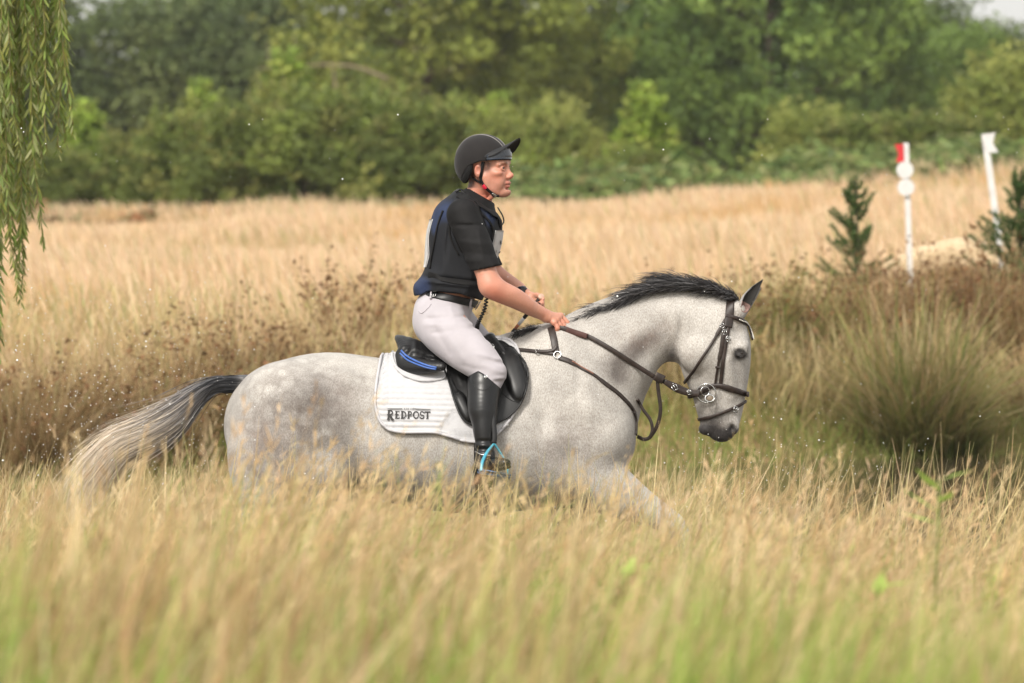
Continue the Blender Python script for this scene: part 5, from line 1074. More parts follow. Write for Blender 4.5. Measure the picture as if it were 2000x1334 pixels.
# bit: loose ring, guard, mouthpiece
c, n_ = hit(HT, 1381, 767)
bit = empty('bit', c); bit.parent = br; bit.location = np.array(bit.location)-np.array(br.location)
ring('ring', c+n_*.012, .038, .0026, n_+np.array([0, -1, 0]), bit); ring('ring', P(1381, 767, .075), .038, .0026, (0, 1, 0), bit)
ring('ring', P(1377, 764, -.098), .018, .0022, (0.3, -1, 0), bit); ring('ring', P(1386, 778, -.098), .014, .003, (0, -1, .3), bit, sx=1.3)
V, Q = uvs(P(1387, 777, -.09), (.016, .006, .014)); mesh_obj('cheek_guard', V, Q, mat_plain('bit_guard', (.25, .2, .15), .4), bit)
V, Q = tube(catmull([P(1384, 770, -.085), P(1390, 774, -.03), P(1390, 774, .03), P(1384, 770, .085)], 5), .007, 8); mesh_obj('mouthpiece', V, fixq(Q), M_STEEL, bit)
strap('noseband_knot', [(1342, 772), (1356, 770), (1372, 762), (1385, 758)], HT, .024, br, None, .014, .004, default=-.06)
# --- reins ------------------------------------------------------------------------------
reins = empty('reins', P(1200, 700, -.12)); tag(reins, 'brown leather reins running from the rider hands down to the bit ring', 'reins')
def free(name, pts, wid, th, parent, mat=None, n=8, nrm=(0, -1, 0)):
    c = catmull([P(*p) for p in pts], n)
    for i, q in enumerate(pix(c)):
        h = HT.ray_cast(Vector(CAM), Vector(ray(*q)).normalized()) if c[i, 1] < 0 else (None,)
        if h[0] is not None and h[0][1]-.008 < c[i, 1]: c[i] = P(q[0], q[1], h[0][1]-.008)
    V, Q = band(c, np.tile(np.array(nrm, float), (len(c), 1)), wid, th); return mesh_obj(name, V, fixq(Q), mat or M_BROWN, parent)
for s in (-1, 1):
    pts = [(1093, 640, s*.10), (1110, 645, s*.135), (1148, 657, s*.15), (1190, 680, s*.15), (1240, 712, s*.145), (1276, 735, s*.13), (1290, 742, s*.12), (1320, 753, s*.105), (1345, 764, s*.10), (1372, 766, s*.10)]
    free('rein', pts, .019, .0045, reins)
    if s < 0: free('rubber_grip', [(1100, 641, s*.137), (1125, 650, s*.152), (1147, 657, s*.158)], .022, .006, reins, mat_plain('red_brown_grip', (.075, .03, .024), .7, bscale=600, bstr=.4))
    if s < 0:
        free('leather_stop', [(1279, 734, -.137), (1296, 742, -.132)], .036, .01, reins)
        free('martingale_strap', [(1284, 744, -.13), (1286, 765, -.125), (1290, 800, -.12), (1284, 830, -.11), (1270, 853, -.09), (1258, 858, -.08), (1246, 853, -.06)], .015, .005, reins)
        free('martingale_strap', [(1245, 780, -.08), (1256, 800, -.08), (1270, 820, -.08), (1274, 840, -.08), (1268, 857, -.08)], .013, .005, reins)
        ring('ring', P(1290, 741, -.14), .010, .002, (.2, -1, .1), reins)
        free('rein_billet', [(1297, 744, -.128), (1320, 760, -.12), (1345, 768, -.11), (1366, 770, -.108)], .022, .007, reins)
        buckle(0, 0, HT, reins, .02, .02, -30, .0, (P(1318, 757, -.135), np.array([0, -1.0, 0]))); buckle(0, 0, HT, reins, .014, .018, -10, .0, (P(1346, 766, -.125), np.array([0, -1.0, 0])))
# ================================================================= RIDER
rider = empty('person', P(880, 620, 0)); tag(rider, 'rider in black shirt, navy body protector and pale breeches riding the grey horse', 'person')
def rot_to(f, r_):   # rows: forward, right, up
    f = np.array(f, float); f /= np.linalg.norm(f); r_ = np.array(r_, float); r_ = r_-f*(r_@f); r_ /= np.linalg.norm(r_); return np.array([f, r_, np.cross(r_, f)*1.0])
# head frame: forward a, towards camera side b, up c
YAW = math.radians(19)
HR = np.array([[math.cos(YAW), -math.sin(YAW), .02], [-math.sin(YAW), -math.cos(YAW), 0.02], [0, 0, 1.0]])
HR[2] = np.cross(HR[1], HR[0])*-1; HR[2] *= np.sign(HR[2][2]); HR = np.array([v/np.linalg.norm(v) for v in HR])
HC = P(946, 326, -.02)
h = lambda a, b, c: HC+a*HR[0]+b*HR[1]+c*HR[2]
def head_prims(fd, full=True):
    E = lambda c, r, k=.012, op='add': fd.ell(h(*c), r, HR, k, op, m=.03)
    C = lambda pts, rad, k=.012, op='add': fd.chain([h(*p) for p in pts], rad, k, op, m=.03, n=4)
    E((-.005, 0, .035), (.098, .078, .088), .0)
    E((.030, 0, -.030), (.068, .066, .085), .02)
    C([(.045, 0, -.02), (.058, 0, -.085)], [.052, .036], .02)
    E((.062, 0, .030), (.036, .058, .045), .02)                      # forehead
    if full:
        for s in (-1, 1):
            C([(.088, s*.008, .010), (.092, s*.030, .016), (.078, s*.052, .008)], [.010, .010, .008], .012)   # brow
            E((.070, s*.050, -.028), (.022, .017, .014), .016)      # cheekbone
            E((.098, s*.032, -.008), (.017, .019, .012), .010, 'sub') # socket
            E((.0805, s*.032, -.008), (.0145, .016, .0135), .003)   # lids over the eyeball
            E((.097, s*.0325, -.0072), (.010, .0110, .0038), .0015, 'sub')
            C([(.0935, s*.022, -.003), (.0965, s*.032, .0005), (.091, s*.043, -.004)], [.0028, .0032, .0028], .003)  # upper lid
            C([(.0925, s*.024, -.013), (.0945, s*.033, -.0165), (.089, s*.043, -.012)], [.0022, .0025, .002], .004)
            E((.106, s*.0105, -.0435), (.010, .008, .008), .005)   # nostril wing
            E((.108, s*.008, -.050), (.006, .004, .004), .003, 'sub')
            C([(.02, s*.058, -.045), (.035, s*.050, -.085), (.075, s*.022, -.108)], [.017, .016, .015], .02)  # jaw line
            E((.072, s*.036, -.065), (.020, .018, .026), .02)       # cheek
            # ear
            E((.000, s*.077, -.018), (.016, .010, .027), .006); E((.003, s*.087, -.014), (.009, .007, .014), .004, 'sub')
            C([(.078, s*.037, -.045), (.090, s*.026, -.066)], [.0016, .0016], .006, 'sub')    # nasolabial fold
        C([(.093, 0, .004), (.101, 0, -.018), (.112, 0, -.035)], [.008, .0085, .0095], .011)  # nose
        C([(.115, 0, -.037), (.106, 0, -.046)], [.0088, .008], .006)
        C([(.090, .024, -.0715), (.1035, .008, -.0665), (.1045, 0, -.068), (.1035, -.008, -.0665), (.090, -.024, -.0715)], [.004, .0065, .006, .0065, .004], .007)
        C([(.090, .020, -.0775), (.1015, 0, -.0815), (.090, -.020, -.0775)], [.004, .0068, .004], .007)
        C([(.092, .024, -.0738), (.108, 0, -.0742), (.092, -.024, -.0738)], [.0017, .0026, .0017], .002, 'sub')
        E((.091, 0, -.104), (.020, .023, .017), .018)
        E((.101, 0, -.0905), (.010, .02, .0045), .008, 'sub')
    else: E((.098, 0, -.04), (.02, .012, .02), .01)
BLO, BHI = (P(795, 960)[0], -.50, P(900, 965)[2]), (P(1130, 240)[0], .46, P(900, 245)[2])
VX = .0062
def torso(fd, off=0.0, k=.03):
    L = [(864, 612, 50, 1.50), (876, 585, 47, 1.55), (890, 552, 50, 1.48), (900, 505, 54, 1.42), (912, 452, 57, 1.44), (922, 414, 42, 1.85), (928, 396, 28, 1.5)]
    fd.chain([P(a[0], a[1], 0) for a in L], [a[2]*U+off for a in L], k=k, sq=[a[3] for a in L], m=.08)
def armN(fd, k=.02, off=0.0, part='all'):
    up = [(905, 420, 27, -.185), (926, 470, 24, -.225), (945, 520, 21.5, -.255), (958, 558, 20, -.27)]
    fo = [(958, 558, 20, -.27), (974, 568, 21.5, -.262), (1008, 584, 19.5, -.225), (1040, 603, 15, -.178), (1066, 616, 11.5, -.14)]
    for n_, L in (('up', up), ('fo', fo)):
        if part in ('all', n_): fd.chain([P(a[0], a[1], a[3]) for a in L], [a[2]*U+off for a in L], k=k, m=.05)
def armF(fd, k=.02, off=0.0, part='all'):
    up = [(905, 418, 27, .185), (928, 470, 24, .22), (950, 515, 21.5, .235), (970, 545, 20, .235)]
    fo = [(970, 545, 20, .235), (986, 552, 20, .22), (1010, 566, 17, .16), (1030, 580, 12.5, .10), (1036, 583, 12, .085)]
    for n_, L in (('up', up), ('fo', fo)):
        if part in ('all', n_): fd.chain([P(a[0], a[1], a[3]) for a in L], [a[2]*U+off for a in L], k=k, m=.05)
def thigh(fd, s, off=0.0, k=.03):
    L = [(858, 628, 49, .10), (876, 650, 46, .17), (905, 678, 41, .235), (938, 706, 34, .29), (958, 728, 26.5, .315)]
    if s > 0: L = [(a[0]+12, a[1]-6, a[2], a[3]) for a in L]
    fd.chain([P(a[0], a[1], s*a[3]) for a in L], [a[2]*U+off for a in L], k=k, m=.06)
def shin(fd, s, off=0.0, k=.02):
    L = [(958, 728, 26, .315), (951, 752, 25, .335), (945, 792, 23, .37), (945, 830, 18, .395), (946, 862, 14, .41), (948, 892, 14.5, .42), (946, 910, 16, .425)]
    fd.chain([P(a[0], a[1], s*a[3]) for a in L], [a[2]*U+off for a in L], k=k, m=.06)
def foot(fd, s, off=0.0, k=.012):
    fd.chain([P(940, 917, s*.405), P(954, 911, s*.44), P(972, 906, s*.49), P(986, 905, s*.53)], [.032+off, .034+off, .029+off, .020+off], k=k, u=(0, .25, 1), sq=.82, m=.04)
BF = Field(BLO, BHI, VX)
torso(BF, -.004, 0); armN(BF, .03); armF(BF, .03)
for s in (-1, 1): thigh(BF, s, -.002); shin(BF, s, -.004); foot(BF, s, -.006)
NK = [(926, 400, 27), (936, 378, 25.5), (944, 352, 27)]
BF.chain([P(a[0], a[1], -.005) for a in NK], [a[2]*U for a in NK], k=.03, m=.05); head_prims(BF, False)
BF.bump(P(1004, 570, -.26), (.05, .03, .015), .003); BF.bump(P(966, 548, -.28), (.02, .03, .02), -.003)
bodyVQ = BF.mesh(1)
# drop the coarse head and hands; finer ones are merged into the same mesh
HD = Field(h(-.15, .15, -.19)-.02, h(.2, -.13, .16)+.02, .0024)
HD.lo = None
lo = np.min([h(a, b_, c) for a in (-.13, .15) for b_ in (-.12, .12) for c in (-.19, .15)], 0); hi = np.max([h(a, b_, c) for a in (-.13, .15) for b_ in (-.12, .12) for c in (-.19, .15)], 0)
HD = Field(lo, hi, .0024); head_prims(HD)
HD.chain([P(a[0], a[1], -.005) for a in NK], [a[2]*U for a in NK], k=.025, m=.04)
HD.chain([P(960, 385, -.075), P(940, 400, -.05)], [.008, .008], k=.02)
headVQ = HD.mesh(1)
def hand(fd, W, K0, K1, curl, thumb, wr=.0235):
    """W wrist, K0 index knuckle, K1 little-finger knuckle; curl: list of 4 polylines of direction offsets"""
    W, K0, K1 = map(np.array, (W, K0, K1)); m_ = (K0+K1)/2
    for t, r in ((0, .0135), (.33, .0145), (.66, .0140), (1, .012)):
        k_ = K0+(K1-K0)*t; fd.chain([W+(k_-W)*.05+(K1-K0)*(t-.5)*.35, W+(k_-W)*.55, k_], [.017, r+.001, r], k=.014, m=.02, n=3)
    for i, pts in enumerate(curl):
        k_ = K0+(K1-K0)*(i/3.0); q = [k_]
        for d in pts: q.append(q[-1]+np.array(d))
        rr = [.0112, .0102, .0094, .0082][:len(q)]; rr = [v*(1-.06*abs(i-1)) for v in rr]; fd.chain(q, rr, k=.0025, m=.02, n=3)
        fd.ell(k_, (.0112,)*3, k=.006); fd.ell(q[1], (.0105,)*3, k=.003)
    fd.chain([np.array(p) for p in thumb], [.0135, .0120, .0105, .0085], k=.006, m=.02, n=3)
HN_lo, HN_hi = P(1040, 665, -.22), P(1125, 585, .02)
HNf = Field((HN_lo[0], -.22, HN_lo[2]), (HN_hi[0], .0, HN_hi[2]), .0023)
armN(HNf, 0, 0, 'fo')
pp = lambda x, y, Y: P(x, y, Y)
K0, K1 = pp(1095, 617, -.085), pp(1082, 630, -.150)
fing = []
for i in range(4):
    ln = (.036, .040, .037, .030)[i]; fing.append([(.026-.004*i, -.004, -ln*.75), (-.010-.003*i, .014, -.022), (-.018, .008, .004)])
hand(HNf, pp(1068, 618, -.135), K0, K1, fing, [pp(1072, 620, -.115), pp(1086, 628, -.085), pp(1098, 634, -.078), pp(1107, 640, -.082)])
handN = HNf.mesh(1)
HFf = Field((P(1015, 620)[0], .0, P(1000, 620)[2]), (P(1085, 560)[0], .16, P(1000, 555)[2]), .0023)
armF(HFf, 0, 0, 'fo')
K0, K1 = pp(1056, 588, .045), pp(1056, 606, .075)
fing = [[(.004, -.030, -.008), (-.020, -.010, -.004), (-.014, .012, .002)] for i in range(4)]
hand(HFf, pp(1036, 583, .085), K0, K1, fing, [pp(1040, 580, .075), pp(1048, 577, .055), pp(1054, 579, .035), pp(1060, 584, .022)])
handF = HFf.mesh(1)
V, Q = bodyVQ; cz = V[Q].mean(1); loc = (cz-HC)@HR.T
keep = ~((loc[:, 2] > -.115) & (cz[:, 2] > P(900, 396)[2])); pc = pix(cz)
keep &= ~((pc[:, 0] > 1050) & (cz[:, 1] < 0)) ; keep &= ~((pc[:, 0] > 1022) & (cz[:, 1] > 0) & (pc[:, 1] < 640))
V, Q = join((V, Q[keep]), headVQ, handN, handF)
q = pix(V); l3 = (V-HC)@HR.T
col = np.tile([.56, .27, .185], (len(V), 1))
def gb(c, r): return np.exp(-(((q[:, 0]-c[0])/r[0])**2+((q[:, 1]-c[1])/r[1])**2))
def lb(a, b_, c, r): return np.exp(-((l3-np.array([a, b_, c]))**2).sum(1)/r**2)
red = np.clip(gb((945, 385), (28, 20))*.9+gb((965, 575), (20, 22))*.7+gb((1087, 636), (14, 12))*.3+lb(.07, .05, -.04, .03)*.5+lb(.07, -.05, -.04, .03)*.5+lb(.12, 0, -.04, .016)*.8+lb(0, .08, -.01, .03)*.7, 0, 1)[:, None]
col = col*(1-red)+np.array([.58, .19, .125])*red
beard = np.clip(np.clip((-.045-l3[:, 2])/.03, 0, 1)*np.clip((l3[:, 0]-.0)/.03, 0, 1)*(l3[:, 2] > -.125), 0, 1)[:, None]*.32; col = col*(1-beard)+np.array([.25, .15, .12])*beard
lip = np.clip(sum(lb(.102, b_, c, .0075) for b_ in (-.018, -.009, 0, .009, .018) for c in (-.068, -.080)), 0, 1)[:, None]*.7; col = col*(1-lip)+np.array([.42, .13, .11])*lip
brw = np.clip(sum(lb(a, s*b_, c, .0065) for s in (-1, 1) for a, b_, c in ((.098, .018, .012), (.100, .027, .017), (.097, .037, .017), (.088, .047, .013))), 0, 1)[:, None]*1.0; col = col*(1-brw)+np.array([.13, .075, .045])*brw
hairm = (np.clip(lb(.03, .075, .002, .022)*2.0, 0, 1))[:, None]*.9; col = col*(1-hairm)+np.array([.03, .02, .016])*hairm
hairm = (np.clip(lb(-.07, .05, -.045, .05)*2.0, 0, 1)*(l3[:, 2] > -.085))[:, None]*.95; col = col*(1-hairm)+np.array([.03, .02, .016])*hairm
eyel = np.clip(sum(lb(.0975, s*b_, c, .0032) for s in (-1, 1) for b_, c in ((.024, -.0015), (.028, .0005), (.033, .001), (.038, 0), (.042, -.002))), 0, 1)[:, None]*.9; col = col*(1-eyel)+np.array([.08, .04, .03])*eyel
m, n, b = newmat('skin'); a = attr(n)
c = mixc(n, ramp(n, noise(n, 90, 4), .35, .7, 0, .25), a.outputs[0], (.55, .20, .13)); c = mixc(n, ramp(n, noise(n, 400, 3), .5, .7, 0, .35), c, (.30, .13, .085))
n.links.new(c, b.inputs['Base Color']); b.inputs['Roughness'].default_value = .48; b.inputs['Subsurface Weight'].default_value = .12; b.inputs['Subsurface Scale'].default_value = .01; b.inputs['Subsurface Radius'].default_value = (1, .3, .15)
bump(n, b, noise(n, 350, 3), .2, .0008); M_SKIN = m
body = mesh_obj('body', V, Q, M_SKIN, rider, col)
M_SCL = mat_plain('eye_white', (.20, .17, .15), .25, .05, bstr=0); M_IRIS = mat_plain('iris', (.05, .07, .08), .15, .1, bstr=0)
for s in (-1, 1):
    V, Q = uvs(h(.0822, s*.0325, -.0075), (.0125,)*3, R=HR); e = mesh_obj('eye', V, Q, M_SCL, rider)
    V, Q = uvs(h(.0902, s*.0325+.0005, -.0070), (.0052, .0072, .0072), R=HR); mesh_obj('iris', V, Q, M_IRIS, e)
# --- clothes: offsets of the body -------------------------------------------------------
def cloth_field(): return Field(BLO, BHI, VX)
def clip(fd, fn, k=0.0):
    """keep only where fn(px,py,Y) < 0 ; fn gets photo pixels"""
    X, Y, Z = fd.xyz(); sc_ = 480.0*23/(23+Y); px = 1000+X*sc_; py = 380+(2.08-Z)*sc_
    # exact enough pixel mapping for a 1.5 degree tilt
    g = fn(px, py, Y)*U
    fd.f = np.maximum(fd.f, g.astype(np.float32))
def line(px, py, a, b_):
    """signed distance in px, positive on the right-hand side looking from a to b (y down)"""
    d = np.array(b_, float)-np.array(a, float); L = np.hypot(*d); return -((px-a[0])*d[1]-(py-a[1])*d[0])/L
# folds for cloth: low-frequency wrinkles
def folds(fd, lst, s=1):
    for c0, c1, r_, a_ in lst:
        c0, c1 = np.array(c0, float), np.array(c1, float)
        L_ = np.linalg.norm(c1-c0); rd = np.linalg.norm(np.array(r_)*(c1-c0)/max(L_, 1e-6)); k_ = 9; f_ = max(1, 1.77*rd*(k_-1)/max(L_, 1e-6)); f_ = min(f_, k_)
        for t in np.linspace(0, 1, k_): fd.bump(c0+(c1-c0)*t, r_, a_*2.3/f_)
# shirt: near and far sleeve + collar
SH = cloth_field(); torso(SH, .006, 0); armN(SH, .03, .012, 'up'); armF(SH, .03, .012, 'up')
SH.chain([P(930, 470, -.23), P(953, 521, -.262)], [.0495, .0450], k=.02)
SH.chain([P(928, 470, .225), P(950, 508, .24)], [.0495, .0450], k=.02)
SH.chain([P(928, 398, 0), P(938, 384, 0)], [.066, .062], k=.015)
clip(SH, lambda x, y, Y: np.where(np.abs(Y) > .175, line(x, y, (931, 527), (975, 518)), -99))
clip(SH, lambda x, y, Y: -line(x, y, (905, 362), (975, 402)))
clip(SH, lambda x, y, Y: y-560)
folds(SH, [(P(905, 470, -.27), P(950, 480, -.29), (.10, .05, .006), .004), (P(915, 490, -.27), P(960, 500, -.30), (.1, .05, .005), -.004), (P(895, 440, -.25), P(925, 440, -.26), (.05, .05, .006), -.004), (P(935, 455, -.27), P(945, 510, -.3), (.006, .05, .03), .003), (P(905, 505, -.27), P(925, 512, -.28), (.04, .05, .005), .004)])
NKc = Field.copy(SH)
q_ = [(932, 394, 30), (941, 372, 29)]; NKc.f[:] = .3; NKc.chain([P(a[0], a[1], -.005) for a in q_], [.0595, .058], k=0)
SH.f = np.maximum(SH.f, -NKc.f-.0)
M_SHIRT = mat_plain('black_shirt', (.0085, .008, .0085), .75, .2, 25, 900, .3, .0006, sheen=.0, spec=.25)
V, Q = SH.mesh(1); mesh_obj('shirt', V, Q, M_SHIRT, rider)
# body protector
VF = cloth_field(); torso(VF, .024, 0)
VF.chain([P(822, 562, 0), P(850, 548, 0)], [.030, .05], k=.04, sq=3.2)
VF.chain([P(880, 425, 0), P(872, 470, 0), P(868, 520, 0)], [.07, .075, .06], k=.03, sq=1.8)
VF.chain([P(903, 396, -.085), P(925, 388, -.095), (P(958, 402, -.10))], [.032, .034, .03], k=.025)
VF.chain([P(903, 396, .085), P(925, 388, .095), (P(958, 402, .10))], [.032, .034, .03], k=.025)
clip(VF, lambda x, y, Y: line(x, y, (818, 575), (880, 577)) if False else y-np.interp(x, [795, 822, 840, 900, 945, 960], [580, 575, 567, 573, 587, 592]))
clip(VF, lambda x, y, Y: -line(x, y, (880, 362), (985, 432)))
clip(VF, lambda x, y, Y: np.abs(Y)*480-82)
arm = VF.copy(); arm.f[:] = .3
for s in (-1, 1): arm.chain([P(915, 436, s*.12), P(912, 440, s*.30)], [.066, .075], k=0, m=.02); arm.chain([P(925, 470, s*.15), P(925, 480, s*.3)], [.058, .065], k=.02, m=.02)
VF.f = np.maximum(VF.f, -arm.f)
neck = VF.copy(); neck.f[:] = .3; neck.chain([P(936, 400, 0), P(946, 360, 0)], [.068, .085], k=0); VF.f = np.maximum(VF.f, -neck.f)
folds(VF, [(P(835, 540, -.17), P(945, 552, -.17), (.02, .1, .006), -.004), (P(835, 550, -.17), P(945, 563, -.17), (.02, .1, .006), .004), (P(870, 500, -.18), P(880, 420, -.18), (.006, .08, .03), -.004), (P(835, 470, -.1), P(842, 520, -.1), (.006, .1, .02), -.003)])
V, Q = VF.mesh(1); qv = pix(V)
def gv(c, r): return np.exp(-(((qv[:, 0]-c[0])/r[0])**2+((qv[:, 1]-c[1])/r[1])**2))
nv = np.clip((gv((872, 412), (30, 26))+gv((935, 400), (22, 14))+gv((958, 425), (12, 22))+gv((822, 560), (20, 22))*1.3+gv((848, 440), (8, 22))+gv((945, 572), (18, 16))*.5)*2-.7, 0, 1)[:, None]
col = np.array([.010, .011, .0145])*(1-nv)+np.array([.022, .034, .080])*nv
M_VEST = mat_plain('protector_fabric', (0, 0, 0), .7, .25, 40, 700, .3, .0008, vcol=True, spec=.3)
vest = mesh_obj('body_protector', V, Q, M_VEST, rider, col); VT = bvh(V, Q)
def vs(name, pts, wid, th=.004, mat=None, tree=None, parent=None, off=.001, n=8): return strap(name, pts, tree or VT, wid, parent or vest, mat or M_SHIRT, th, off, n=n)
vs('waist_strap', [(838, 536), (870, 546), (905, 552), (935, 554)], .028); vs('shoulder_band', [(897, 380), (915, 388), (945, 398), (968, 418), (978, 440)], .034)
vs('edge_binding', [(866, 412), (856, 440), (848, 480), (840, 525)], .008, .005)
vs('edge_binding', [(899, 410), (884, 420), (878, 445), (882, 470), (896, 498)], .008, .005); vs('edge_binding', [(905, 407), (930, 412), (952, 428), (962, 450), (960, 470)], .009, .005)
C, N = along([(892, 378), (900, 373), (908, 376)], VT, 4, .006); V, Q = band(C, N, .016, .006); mesh_obj('shoulder_buckle', V, fixq(Q), M_BLACKL, vest)
# number bibs, front and back
for nm, a, b_, xs in (('front_bib', (450, 508), .13, 1), ('back_bib', (428, 522), .072, -1)):
    nz, ny = 16, 17; G = np.zeros((nz, ny, 3))
    for i in range(nz):
        py = a[0]+(a[1]-a[0])*i/(nz-1)
        for j in range(ny):
            Y = -b_+2*b_*j/(ny-1); o_ = P(910, py, Y)+np.array([.45*xs, 0, 0]); g = VT.ray_cast(Vector(o_), Vector((-xs, 0, 0)))
            x = g[0][0] if g[0] is not None else G[i, j-1, 0]; G[i, j] = (x+xs*.006, Y, o_[2])
    for _ in range(3): G[1:-1, 1:-1, 0] = (G[:-2, 1:-1, 0]+G[2:, 1:-1, 0]+G[1:-1, :-2, 0]+G[1:-1, 2:, 0])/4
    V = np.vstack([G.reshape(-1, 3), G.reshape(-1, 3)-np.array([xs*.004, 0, 0])]); i = np.arange(nz-1)[:, None]*ny; j = np.arange(ny-1)[None]; q0 = np.stack([i+j, i+j+1, i+ny+j+1, i+ny+j], -1).reshape(-1, 4)
    e1 = np.concatenate([np.arange(ny-1), np.arange(nz-1)*ny+ny-1, (nz-1)*ny+np.arange(ny-1, 0, -1), np.arange(nz-1, 0, -1)*ny]); e2 = np.roll(e1, -1)
    Q = np.vstack([q0, q0[:, ::-1]+nz*ny, np.stack([e1, e2, e2+nz*ny, e1+nz*ny], 1)]); mesh_obj(nm, V, Q, mat_plain('bib_cloth', (.52, .51, .50), .7, .08), vest)
    if xs > 0:
        BT = bvh(V, Q); write('bib_print', [('B', 975.5, 470, 4.5, 7, 0), ([(968, 491), (978, 493)], 4.5)], BT, vest, M_INK, .0015, default=-.08)
# belt and breeches
BR = cloth_field(); torso(BR, .007, 0)
for s in (-1, 1): thigh(BR, s, .006, .03)
BR.ell(P(848, 612, 0), (.070, .165, .085), k=.04)
for s in (-1, 1): shin(BR, s, .004)
clip(BR, lambda x, y, Y: -line(x, y, (836, 566), (944, 590)))
clip(BR, lambda x, y, Y: y-772)
folds(BR, [(P(850, 640, -.2), P(880, 690, -.25), (.012, .08, .012), -.006), (P(862, 636, -.2), P(905, 700, -.28), (.012, .08, .012), .005), (P(905, 606, -.18), P(925, 640, -.2), (.01, .08, .012), -.006), (P(925, 600, -.18), P(950, 660, -.2), (.008, .08, .01), -.005), (P(935, 690, -.32), P(972, 702, -.33), (.02, .05, .007), .005), (P(945, 742, -.34), P(980, 738, -.34), (.02, .05, .006), .006), (P(838, 622, -.17), P(905, 618, -.17), (.02, .08, .008), -.005), (P(838, 634, -.17), P(915, 632, -.18), (.02, .08, .008), .005), (P(850, 650, -.2), P(925, 640, -.2), (.02, .08, .008), -.004), (P(885, 612, -.17), P(930, 650, -.2), (.014, .08, .01), .004),
           (P(955, 700, -.33), P(978, 712, -.33), (.02, .05, .006), -.004), (P(945, 712, -.34), P(978, 728, -.34), (.02, .05, .006), .004), (P(950, 738, -.34), P(978, 745, -.34), (.02, .05, .006), -.004), (P(905, 712, -.3), P(935, 722, -.34), (.02, .05, .006), -.003), (P(880, 600, -.17), P(890, 640, -.19), (.008, .08, .02), .003)])
M_BRCH = mat_plain('pale_breeches', (.42, .39, .415), .8, .06, 12, 900, .25, .0006, sheen=.2)
V, Q = BR.mesh(1); br_o = mesh_obj('breeches', V, Q, M_BRCH, rider); BRT = bvh(V, Q)
for pts, wd in (([(818, 607), (824, 612), (836, 602), (842, 594)], .0025),):
    C, N = along(pts, BRT, 6, .001); V, Q = tube(C, wd, 5); mesh_obj('pocket_seam', V, fixq(Q), M_BRCH, br_o)
vs('belt', [(838, 572), (850, 577), (880, 583), (910, 589), (942, 596)], .030, .006, M_BLACKL, BRT, rider)
vs('belt_loop', [(846, 566), (842, 586)], .008, .006, M_BRCH, BRT, rider, .006); vs('belt_loop', [(918, 582), (914, 600)], .008, .006, M_BRCH, BRT, rider, .006)
buckle(849, 578, BRT, rider, .02, .026, 0, .012); buckle(929, 594, BRT, rider, .034, .032, -10, .011)
# boots
M_BOOT = mat_plain('boot_leather', (.006, .006, .0065), .33, .3, 30, 300, .15, .0008, spec=.45); M_SOLE = mat_plain('boot_sole', (.03, .022, .016), .7)
for s in (-1, 1):
    LO = (P(890, 960)[0], min(s*.22, s*.60), P(900, 965)[2]); HI_ = (P(1030, 700)[0], max(s*.22, s*.60), P(900, 705)[2])
    B = Field(LO, HI_, .0045); shin(B, s, .009); B.chain([P(939, 750, s*.34), P(940, 800, s*.372)], [.052, .047], k=.03); foot(B, s, .004, .02)
    B.chain([P(939, 732, s*.335), P(942, 760, s*.345)], [.040, .050], k=.02)
    X, Y, Z = B.xyz(); sc_ = 480.0*23/(23+Y); px = 1000+X*sc_; py = 380+(2.08-Z)*sc_
    topc = np.where(px < 945, 722+.9*np.abs(px-934)**1.0*.6, 728+(px-945)*.85); B.f = np.maximum(B.f, ((topc-py)*U*.8).astype(np.float32))
    for q in ((870, .004), (878, -.005), (886, .004), (862, -.004)): B.bump(P(950, q[0], s*.45), (.06, .05, .007), q[1])
    V, Q = B.mesh(1); boot = mesh_obj('boot', V, Q, M_BOOT, rider)
    S_ = Field(LO, HI_, .0045); S_.chain([P(940, 930, s*.405), P(956, 922, s*.445), P(973, 915, s*.49), P(988, 912, s*.53)], [.028, .026, .026, .022], k=0, u=(-.1, .3, 1), sq=.38); S_.chain([P(939, 938, s*.40), P(939, 928, s*.405)], [.027, .026], k=.004)
    V, Q = S_.mesh(1); mesh_obj('boot_sole', V, Q, M_SOLE, boot)
    if s < 0:
        tb = bvh(*B.mesh(1)); c, n_ = hit(tb, 948.5, 736); ring('badge', c+n_*.002, .006, .0022, n_, boot); V, Q = uvs(c+n_*.002, (.004,)*3, 8, 6); mesh_obj('badge', V, Q, M_STEEL, boot)
        C, N = along([(922, 745), (930, 758), (945, 762), (958, 756), (964, 748)], tb, 5, .0005); V, Q = tube(C, .0013, 5); mesh_obj('seam', V, fixq(Q), M_BOOT, boot)
        # spur
        V, Q = tube(P([928, 940, 958], [882, 888, 890], [-.45, -.475, -.48]), .003, 6); mesh_obj('spur', V, fixq(Q), M_STEEL, boot)
# lanyard from the protector to the saddle: a coiled cord
g = catmull([P(951, 560, -.17), P(950, 585, -.20), P(946, 605, -.215), P(938, 622, -.22), (P(933, 634, -.2)), P(932, 642, -.17)], 40); ph = np.linspace(0, 40*math.pi*.8, len(g))
coil = g+np.stack([np.cos(ph)*.0065, np.sin(ph)*.0065, 0*ph], 1); V, Q = tube(coil, .0034, 6); mesh_obj('coiled_cord', V, fixq(Q), M_BLACKL, rider)
V, Q = tube(catmull([P(972, 405, -.06), P(981, 420, -.07), P(984, 432, -.07), P(980, 440, -.075)], 6), .0028, 6); mesh_obj('drawcord', V, fixq(Q), M_BLACKL, vest)
